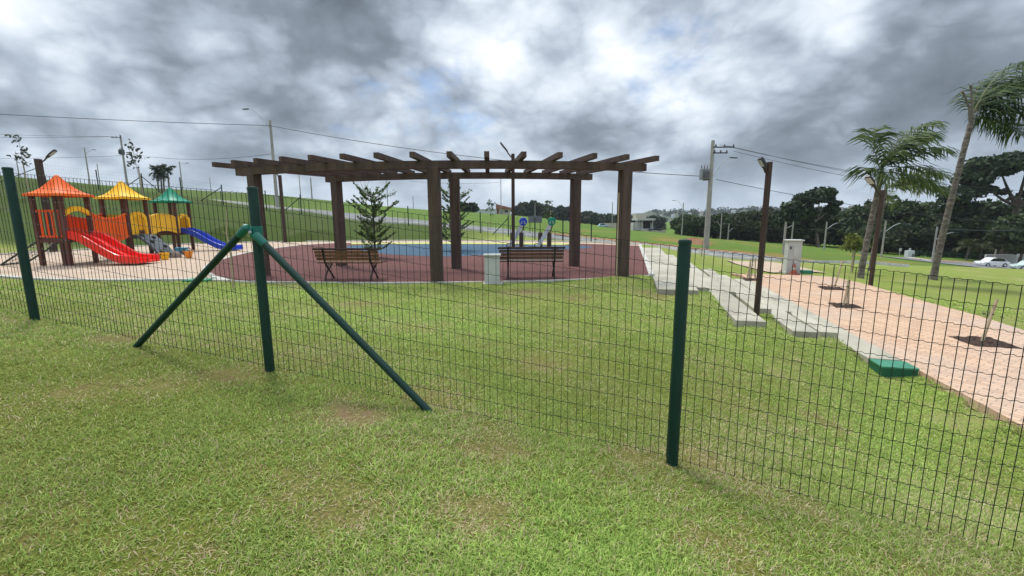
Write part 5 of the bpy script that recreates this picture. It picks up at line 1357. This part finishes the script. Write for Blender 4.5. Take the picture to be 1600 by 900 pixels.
cone(1227, 424.5, 'dark orange cone standing left of the grey utility cabinet')
cone(1240, 429.0, 'dark orange cone standing in front of the grey utility cabinet')
q = Z(1262, 428, PAV); tag(MB().box((q[0]+.02, q[1]+.15, q[2]+.06), (.42, .3, .14), -.25, .01).build('meter_box', MT['greenbox']), 'low dark green box on the grass right of the grey cabinet', 'box')
# green fibreglass box at the near end of the terrace
l0, a0 = LA(Z(1366, 566, 2.33)); t_l, t_a = LA(Z(1420, 577, 2.33)); c_ = Z(1395, 577, 2.36)
t = thing('valve_box', c_, 'green valve box with a light lid at the near end of the concrete terrace', 'box')
m = MB(); m.box((c_[0], c_[1], CZ-2.30-.20), (.46, .36, .40), -AX); m.build('body', MT['fence'] if False else mat('dark_green_box', (.012, .10, .055), .45), t)
m = MB(); m.box((c_[0], c_[1], CZ-2.30+.017), (.48, .38, .03), -AX, .005); m.build('lid', mat('light_green_lid', (.055, .23, .14), .45, (.04, .18, .11), 5), t)
q = Z(312, 440, 1.5); q[2] = gz1(q[0], q[1]); tag(MB().box((q[0], q[1], q[2]+.03), (.55, .42, .07), .1, .01).build('manhole_lid', MT['greenbox']), 'flat pale green inspection lid in the grass left of the braced post', 'lid')


def sign(px, py, d, H, label, w=.42, h=.5):
    p = G(px, py, d); t = thing('sign_post', p, label, 'sign'); m = MB(); m.tube([Vector(p)-Vector((0, 0, .1)), Vector(p)+Vector((0, 0, H))], .035, 8); m.build('post', MT['steel'], t)
    m = MB(); m.box((p[0], p[1]-.05, p[2]+H-.1), (w, .03, h)); m.build('plate', MT['white'], t)


sign(1405, 401, 72, 1.3, 'small white sign on a post left of the far white cabinet')
sign(1587, 417, 64, 1.9, 'white sign plate between the two parked pale cars')
q = G(1420, 403, 72); t = thing('gate_cabinet', q, 'white box cabinet with a small chimney at the far road before the wood', 'utility cabinet')
m = MB(); m.box((q[0], q[1], q[2]+.55), (1.05, .7, 1.15)); m.build('body', MT['whitewall'], t); m = MB(); m.box((q[0], q[1], q[2]+1.3), (.18, .18, .4)); m.build('vent', MT['white'], t)
m = MB(); m.box((q[0]+.3, q[1]-.36, q[2]+.35), (.3, .03, .5)); m.build('door', MT['grey'], t)
# bare earth mound by the transformer pole
q = G(1083, 378, 46); m = MB(); n = 24; vs = []
for i in range(9):
    for j in range(n):
        a = 2*math.pi*j/n; s = i/8; r_ = 1.7*s*(1+.15*math.sin(a*3)+.1*math.sin(a*7)); vs.append((q[0]+r_*1.5*math.cos(a), q[1]+r_*math.sin(a), q[2]-.25+.72*math.cos(s*math.pi/2)**1.2*(1+.28*math.sin(a*5+i*1.7)*s+.15*math.sin(a*11+i*2.3))))
m.add(vs, [(i*n+j, i*n+(j+1) % n, (i+1)*n+(j+1) % n, (i+1)*n+j) for i in range(8) for j in range(n)]); struct(m.build('earth_mound', MT['earth'], None, True))

# ------------------------------------------------------------------ air: one even, thin haze round everything but the sky
hm = bpy.data.materials.new('haze_air'); hm.use_nodes = True; t = hm.node_tree; t.nodes.clear()
pv = t.nodes.new('ShaderNodeVolumePrincipled'); pv.inputs['Color'].default_value = (.80, .88, .96, 1); pv.inputs['Density'].default_value = .0002; pv.inputs['Anisotropy'].default_value = .2
ou = t.nodes.new('ShaderNodeOutputMaterial'); t.links.new(pv.outputs[0], ou.inputs['Volume'])
m = MB(); m.box((0, 2400, 12), (12000, 9000, 56)); struct(m.build('haze', hm), 'stuff')
